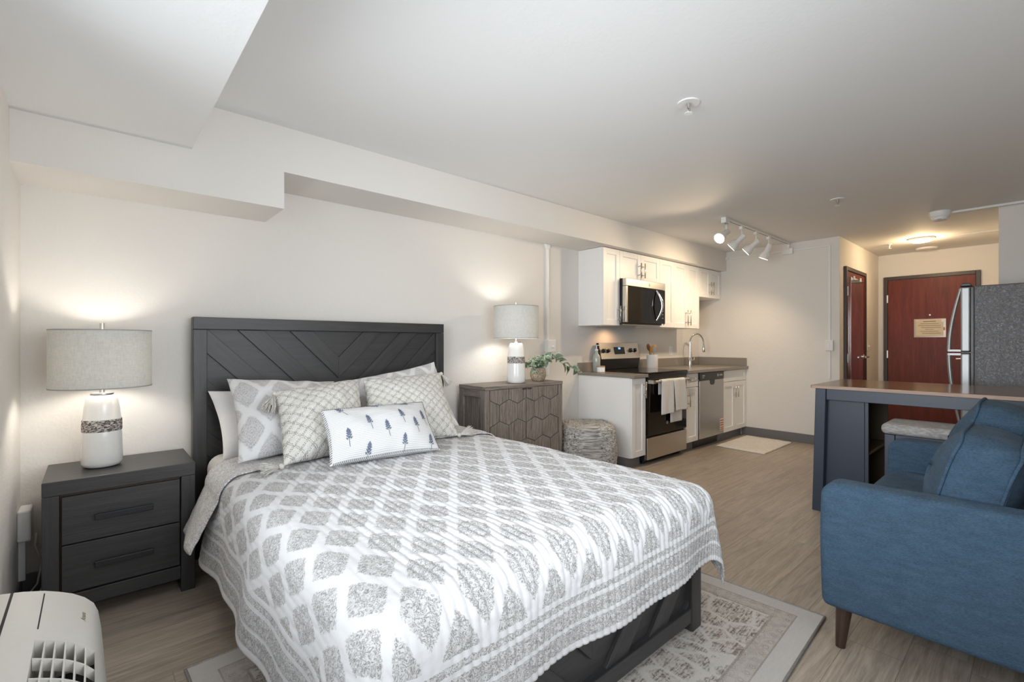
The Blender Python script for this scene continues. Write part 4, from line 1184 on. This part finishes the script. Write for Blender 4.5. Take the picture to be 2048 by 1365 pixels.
def vine(pts_, n, L):
    P_ = [Vector(p) for p in pts_]; stm.tube(P_, .0022, 6)
    for i in range(n):
        t = (i + .6) / n * (len(P_) - 1); k_ = min(int(t), len(P_) - 2); f = t - k_; c = P_[k_].lerp(P_[k_ + 1], f)
        tg = (P_[k_ + 1] - P_[k_]).normalized(); a = rnd.random() * 2 * PI
        s1 = tg.cross(Vector((0, 0, 1))).normalized(); s2 = tg.cross(s1)
        d = tg * .45 + (s1 * math.cos(a) + s2 * math.sin(a)) * .8 + Vector((0, -.25, .05))
        l_ = L * rnd.uniform(.75, 1.15); add_leaf(c, d, Vector((rnd.uniform(-.3, .3), -.7, .7)), l_, l_ * .43)
b0 = Vector((PX, PY, DZ + .105))
for i in range(15):
    a = 2 * PI * i / 15 + rnd.uniform(-.2, .2); r = rnd.uniform(.05, .10); h = rnd.uniform(.05, .115)
    if .3 < a % (2 * PI) < 2.6: r *= .7
    e1 = b0 + Vector((r * math.cos(a), r * math.sin(a), h)); vine([b0 + Vector((.02 * math.cos(a), .02 * math.sin(a), -.01)), b0.lerp(e1, .5) + Vector((0, 0, .03)), e1, e1 + Vector((.03 * math.cos(a), .03 * math.sin(a), -.03))], 5, .058)
vine([b0, b0 + Vector((.08, -.02, .10)), b0 + Vector((.17, -.03, .115)), b0 + Vector((.25, -.04, .06)), b0 + Vector((.33, -.05, .02)), b0 + Vector((.41, -.06, -.005)), b0 + Vector((.455, -.06, -.05))], 20, .075)
vine([b0, b0 + Vector((-.06, -.04, .05)), b0 + Vector((-.10, -.06, .03)), b0 + Vector((-.115, -.07, -.03))], 7, .055)
lf.build('foliage', 'leaf', pp, smooth=True); stm.build('stems', 'stem', pp, smooth=True)

# pouf ---------------------------------------------------------------------
pc = (3.535, 2.905); yaw = R(-41.6)
pf = MB()
def pouf_pt(u, v):
    # superellipse column with a domed top
    a = 2 * PI * u
    ex = .42
    cx_ = math.copysign(abs(math.cos(a)) ** ex, math.cos(a)); cy_ = math.copysign(abs(math.sin(a)) ** ex, math.sin(a))
    if v < .62: z = .43 * (v / .62); rr = .245 + .016 * math.sin(PI * v / .62)
    elif v < .78: t = (v - .62) / .16 * PI / 2; z = .43 + .05 * math.sin(t); rr = .245 - .06 * (1 - math.cos(t))
    else: t = (v - .78) / .22; z = .48 + .012 * (1 - (1 - t) ** 2); rr = .185 * (1 - t)
    bump = .007 * mnoise.noise((u * 26, z * 62, 3)) + .005 * mnoise.noise((u * 60, z * 100, 8))
    rr = max(0, rr + (bump if v < .9 else 0)); z += .005 * mnoise.noise((cx_ * rr * 40, cy_ * rr * 40, 5))
    x, y = rr * cx_, rr * cy_
    return (pc[0] + x * math.cos(yaw) - y * math.sin(yaw), pc[1] + x * math.sin(yaw) + y * math.cos(yaw), max(.001, z * .97))
pf.grid(pouf_pt, 160, 80, lambda u, v: (u * 1.9, v * .75))
tag(pf.build('pouf', 'pouf', None, smooth=True, weld=True), 'chunky woven grey and cream cube pouf beside the base cabinet', 'pouf')

# ------------------------------------------------------------------ loveseat
ls = thing('loveseat', 'blue upholstered loveseat with loose back cushions and tapered legs', 'sofa', (2.89, .12, 0))
def rbox(name, par, x0, x1, y0, y1, z0, z1, bev, mat='sofa', seg=5, **kw):
    return MB().box(x0, x1, y0, y1, z0, z1).build(name, mat, par, bevel=bev, seg=seg, smooth=True, **kw)
def arm(x0, x1):
    xm = (x0 + x1) / 2
    prof = [(.60, .17), (.605, .30), (.608, .45), (.606, .56)] + [(.545 + .060 * math.cos(PI / 2 * i / 9), .608 + .060 * math.sin(PI / 2 * i / 9)) for i in range(1, 10)] + [(.40, .668), (.20, .672), (-.10, .676), (-.30, .678), (-.32, .17)]
    return MB().prism(prof, 0, x0, x1).build('arm', 'sofa', ls, bevel=.028, seg=5, smooth=True)
arm(2.200, 2.335); arm(3.445, 3.580)
rbox('base_frame', ls, 2.330, 3.450, -.30, .585, .175, .345, .02)
rbox('backrest', ls, 2.330, 3.450, -.36, -.14, .175, .83, .04)
for a, b in ((2.338, 2.889), (2.891, 3.442)):
    sc_ = MB()
    cxm, cym = (a + b) / 2, .24
    def sfn(u, v, a=a, b=b):
        th = 2 * PI * u; ph = PI * v - PI / 2
        f = lambda c, e: math.copysign(abs(c) ** e, c)
        return ((a + b) / 2 + (b - a) / 2 * f(math.cos(ph), .22) * f(math.cos(th), .18), .23 + .385 * f(math.cos(ph), .22) * f(math.sin(th), .18), .425 + .08 * f(math.sin(ph), .5) + .008 * math.cos(th * 2))
    sc_.grid(sfn, 80, 36).build('seat_cushion', 'sofa', ls, smooth=True, weld=True)
def back_cushion(x0, x1, yb, tilt, dz, hh, seed):
    """box cushion with piping: local axes x (width), n (front), up"""
    W = (x1 - x0) / 2; Hh = hh; Dd = .08; cx_ = (x0 + x1) / 2
    up = Vector((0, -math.sin(tilt), math.cos(tilt))); fn_ = Vector((0, math.cos(tilt), math.sin(tilt))); rt = Vector((1, 0, 0))
    C0 = Vector((cx_, yb, .50 + Hh * math.cos(tilt) + dz))
    def f(c, e): return math.copysign(abs(c) ** e, c)
    def edge(th):
        return rt * (W * f(math.cos(th), .42)) + up * (Hh * f(math.sin(th), .46) * (1 + .05 * math.cos(th) ** 2 * 0))
    def surf(u, v):
        th = 2 * PI * u
        E = edge(th)
        wr = .010 * mnoise.noise((u * 9 + seed, v * 5, seed))
        if v < .36: t = v / .36; r = math.sin(t * PI / 2); h = -Dd - .055 * (1 - r * r) ; k_ = r
        elif v < .64: t = (v - .36) / .28; h = -Dd + 2 * Dd * t; k_ = 1 + .05 * math.sin(PI * t)
        else: t = (v - .64) / .36; r = math.cos(t * PI / 2); h = Dd + .070 * (1 - r * r); k_ = r
        return C0 + E * k_ + fn_ * (h + wr) + up * (.012 * mnoise.noise((u * 5, seed, 2)))
    o = MB().grid(surf, 96, 50).build('back_cushion', 'sofa', ls, smooth=True, weld=True)
    for h in (Dd, -Dd):
        pts_ = [C0 + edge(2 * PI * i / 96) * 1.012 + fn_ * (h + .010 * mnoise.noise((i / 96 * 9 + seed, .64 * 5, seed))) + up * (.012 * mnoise.noise((i / 96 * 5, seed, 2))) for i in range(97)]
        MB().tube(pts_, .006, 8, cap=False).build('piping', 'sofa', o, smooth=True)
back_cushion(2.36, 2.895, .172, .25, -.012, .196, 1.0)
back_cushion(2.90, 3.42, .168, .26, .02, .212, 5.0)
for x, y, sx, sy in ((2.272, .535, -1, 1), (3.508, .535, 1, 1), (2.272, -.24, -1, -1), (3.508, -.24, 1, -1)):
    MB().tube([(x + sx * .012, y + sy * .012, 0), (x, y, .18)], [.017, .030], 20).build('leg', 'leg_wood', ls, smooth=True, sharp=.8)

# ------------------------------------------------------------------ counter table and bench
tb = thing('counter_table', 'tall navy counter table with brown wooden top and shelf end', 'table', (4.35, .38, 0))
TX0, TX1, TY0, TY1 = 3.935, 4.77, -.40, 1.135
bx('tabletop', 'table_wood', tb, TX0 + .003, TX1 - .003, TY0 + .003, TY1 - .003, .8985, .919, .003, grain=1)
MB().box(TX0, TX0 + .003, TY0, TY1, .8965, .918).box(TX1 - .003, TX1, TY0, TY1, .8965, .918).box(TX0, TX1, TY1 - .003, TY1, .8965, .918).box(TX0 + .003, TX1 - .003, TY0, TY1 - .003, .8955, .8985).build('edge_band', 'table_edge', tb)
for x, sx in ((3.957, 0), (4.685, 0)):
    for y, sy in ((1.046, 1), (-.385, -1)):
        lg = MB().box(x, x + .065, y, y + .066, 0, .8945); 
        lg.v = [(vx, vy + (sy * .022 * (1 - vz / .8945)), vz) for vx, vy, vz in lg.v]
        lg.build('leg', 'navy', tb, bevel=.004)
MB().box(3.965, 3.990, -.318, 1.0455, .815, .8945).box(4.72, 4.745, -.318, 1.0455, .815, .8945).box(4.0225, 4.6845, 1.075, 1.10, .815, .8945).box(4.0225, 4.6845, -.375, -.35, .815, .8945).build('apron', 'navy', tb, bevel=.003)
sf = bx('shelf_panel', 'navy', tb, 4.0235, 4.036, .832, 1.068, .07, .8935, .002)
bx('edge_strip', 'navy', sf, 4.018, 4.038, .808, .8295, .07, .8145, .002)
MB().box(4.0385, 4.66, 1.02, 1.038, .07, .894).box(4.0385, 4.66, .81, 1.0195, .07, .09).box(4.0385, 4.66, .81, 1.0195, .44, .46).box(4.645, 4.66, .81, 1.0195, .0905, .4395).box(4.645, 4.66, .81, 1.0195, .4605, .894).build('shelf_box', 'inside', tb, bevel=.002)

bn = thing('bench', 'navy counter bench with padded grey tweed seat under the table', 'bench', (3.80, .15, 0))
MB().box(3.615, 3.935, -.36, .668, .668, .735).build('seat_pad', 'bench_fab', bn, bevel=.030, seg=5, smooth=True)
for x in (3.628, 3.872):
    for y in (.60, -.345): bx('leg', 'navy', bn, x, x + .05, y, y + .05, 0, .6675, .003)
MB().box(3.638, 3.660, -.294, .5995, .59, .6675).box(3.888, 3.91, -.294, .5995, .59, .6675).box(3.679, 3.871, .615, .64, .59, .6675).box(3.679, 3.871, -.335, -.31, .59, .6675).build('apron', 'navy', bn, bevel=.002)
bx('footrail', 'navy', bn, 3.642, 3.662, -.294, .5995, .20, .24, .002)

# ------------------------------------------------------------------ wall air conditioner
ac = thing('air_conditioner', 'cream through-wall air conditioner with top grille under the window', 'air conditioner', (-.12, 1.35, 0))
AY0, AY1, GY1, GY0 = .82, 1.965, 1.655, .93
PR = [(XL + .001, .516), (-.195, .514), (-.150, .506), (-.107, .494), (-.075, .480), (-.045, .464), (-.018, .443), (.003, .418), (.013, .39), (.020, .34), (.034, .16), (.030, .10), (XL + .001, .10)]
def pz(x):
    for (x0, z0), (x1, z1) in zip(PR, PR[1:]):
        if x0 <= x <= x1: return z0 + (z1 - z0) * (x - x0) / (x1 - x0)
    return .4
sh = MB()
sh.prism(PR, 1, GY1, AY1); sh.prism(PR, 1, AY0, GY0)
low = [p for p in PR if p[0] <= -.107 and p[1] > .2] + [(-.107, .40), (.012, .375)] + PR[8:]
hi = [(XL + .001, .516), (-.195, .514), (-.150, .506), (-.107, .494), (-.107, .38), (.004, .38), (.004, .417), (.013, .39), (.020, .34), (.034, .16), (.030, .10), (XL + .001, .10)]
sh.prism(hi, 1, GY0, GY1)
sh.build('cabinet', 'ptac', ac, smooth=True, sharp=.5)
bx('grille_well', 'dark_gap', ac, -.1065, .0035, GY0 + .001, GY1 - .001, .3805, .384, 0)
gb = MB()
cols = [-.107 + .0187 * i for i in range(1, 6)]
for x in cols: gb.box(x - .0016, x + .0016, GY0, GY1, pz(x) - .045, pz(x) - .001)
y = GY1 - .088
while y > GY0 + .02:
    for i in range(6):
        xa, xb = (-.107 + .0187 * i) + .0016, (-.107 + .0187 * (i + 1)) - .0016
        gb.prism([(xa, pz(xa) - .03), (xb, pz(xb) - .03), (xb, pz(xb) - .0015), (xa, pz(xa) - .0015)], 1, y - .002, y + .002)
    y -= .088
gb.build('grille', 'ptac', ac)
sm = MB()
def seam(x, ya, yb, wd=.0022):
    sm.prism([(x - wd, pz(x - wd) + .0004), (x + wd, pz(x + wd) + .0004), (x + wd, pz(x + wd) - .001), (x - wd, pz(x - wd) - .001)], 1, ya, yb)
seam(-.172, AY0 + .002, AY1 - .001, .003); seam(-.105, 1.715, 1.945, .0014)
sm.build('seam', 'dark_gap', ac)
tx = bpy.data.curves.new('maker_script', 'FONT'); tx.body = 'Amana'; tx.size = .019; tx.shear = .35; tx.extrude = .0003
to = bpy.data.objects.new('maker_script', tx); COL.objects.link(to)
bpy.context.view_layer.update()
dg = bpy.context.evaluated_depsgraph_get(); tme = bpy.data.meshes.new_from_object(to.evaluated_get(dg)); bpy.data.objects.remove(to)
slope = math.atan2(pz(-.01) - pz(-.035), .025)
tmo = bpy.data.objects.new('maker_script', tme); COL.objects.link(tmo); tme.materials.clear(); tme.materials.append(MT['ink'])
tmo.parent = ac
tmo.matrix_local = Matrix.Translation(Vector((-.015, 1.80, pz(-.015) + .001)) - Vector(ac.location)) @ Matrix.Rotation(-slope, 4, 'Y') @ Matrix.Rotation(R(90), 4, 'Z')
bpy.context.view_layer.update()
